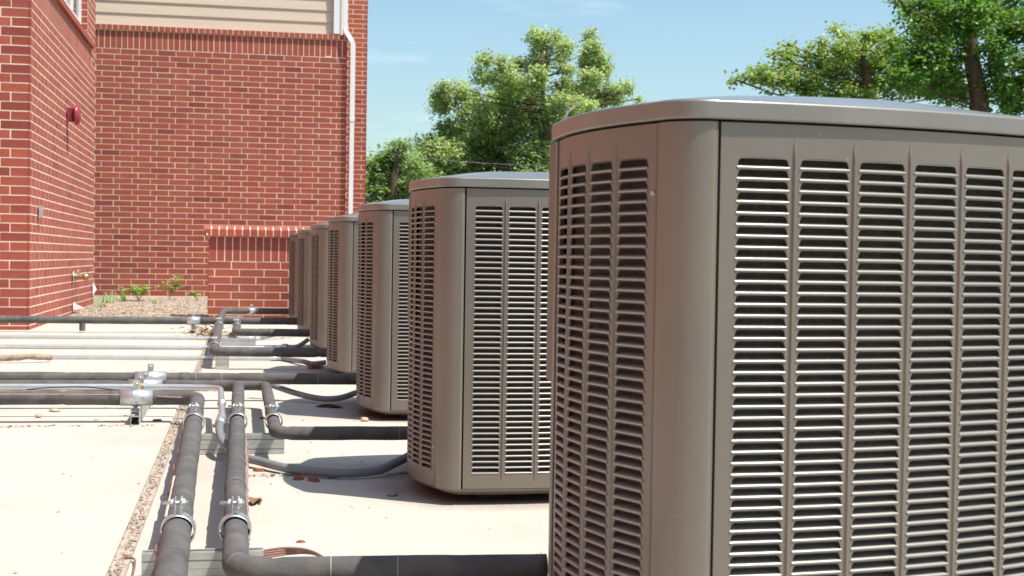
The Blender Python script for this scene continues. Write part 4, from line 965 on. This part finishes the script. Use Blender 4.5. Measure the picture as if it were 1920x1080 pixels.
E1 = [(1090, 8, 42, 14), (1160, 30, 50, 20), (1250, 60, 90, 60), (1180, 130, 60, 25), (1300, 160, 120, 70), (1260, 250, 100, 70), (1420, 60, 130, 90), (1430, 220, 120, 100), (1330, 350, 130, 90), (1450, 380, 110, 80), (1600, 40, 130, 100), (1560, 180, 110, 90), (1700, 120, 110, 100), (1820, 60, 120, 110), (1900, 180, 110, 110), (1780, 230, 90, 60),
      (1300, -80, 200, 80), (1550, -120, 250, 100), (1850, -120, 220, 100), (1400, 480, 120, 70), (1250, 560, 120, 60), (1150, 500, 110, 80), (1480, 590, 100, 60), (1380, 560, 110, 70), (1200, 400, 90, 80), (1750, 330, 80, 90), (1720, 450, 60, 90), (1820, 400, 90, 70), (1760, 560, 80, 70), (1880, 560, 90, 70), (1900, 660, 100, 80), (1790, 660, 70, 60), (1950, 420, 70, 120), (2050, 200, 150, 200), (2100, 500, 150, 200)]
te0 = px(1640, 1250, 1360, 0, 3.43, YE)
tree('deciduous_tree', 'large dark green tree at the top right with a thick brown trunk', 'leafC', (te0.x, YE, -.14), YE, survey(E1, 1360, 0, 3.43, YE, 7, .8),
     [(te0.x, YE, -.14, .24)]+[(lambda p: (p.x, p.y, p.z, .11))(px(a, b_, 1360, 0, 3.43, YE-.5)) for a, b_ in ((1640, 900), (1635, 690), (1620, 560), (1590, 420), (1575, 260), (1580, 100), (1600, -60))], .11, 520, 14)
# further woodland that closes the horizon
b = MB(); rnd = random.Random(5); V = []; F = []
for i in range(90):
    x = -60+i*2.4+rnd.uniform(-1, 1); y = 95+rnd.uniform(-6, 12); h = rnd.uniform(2.2, 3.6)
    for k in range(170):
        v = Vector((rnd.gauss(0, 1), rnd.gauss(0, 1), rnd.gauss(0, 1))).normalized()*rnd.uniform(.6, 1); p = Vector((x+v.x*2.2, y+v.y*2, h*.5+v.z*h*.55)); ld = Vector((rnd.uniform(-1, 1), rnd.uniform(-1, 1), rnd.uniform(-1, 1))).normalized()*.5; a = ld.cross(Vector((0, 0, 1)))*.6; n0 = len(V)
        V += [tuple(p), tuple(p+ld*.5+a), tuple(p+ld), tuple(p+ld*.5-a)]; F.append((n0, n0+1, n0+2, n0+3))
tag(obj('far_woodland', mesh('far_woodland', V, F, M['leafC'])), 'low distant line of woodland closing the horizon', 'woodland', kind='stuff')
# overhead cable
pa, pb = px(0, 790, 690, 40, 3.177, 36), px(1110, 880, 690, 40, 3.177, 36); dv = (pb-pa)
pts = [pa+dv*t for t in (-1.5, -.5, 0, .25, .5, .75, 1, 1.8, 2.6)]
pts = [p+Vector((0, 0, .02*((i-4)**2))) for i, p in enumerate(pts)]
tag(MB().tube(smooth_curve([tuple(p) for p in pts], 6), .006, 6).build('overhead_cable', M['flex'], None, True), 'thin overhead cable crossing in front of the tall tree', 'cable')
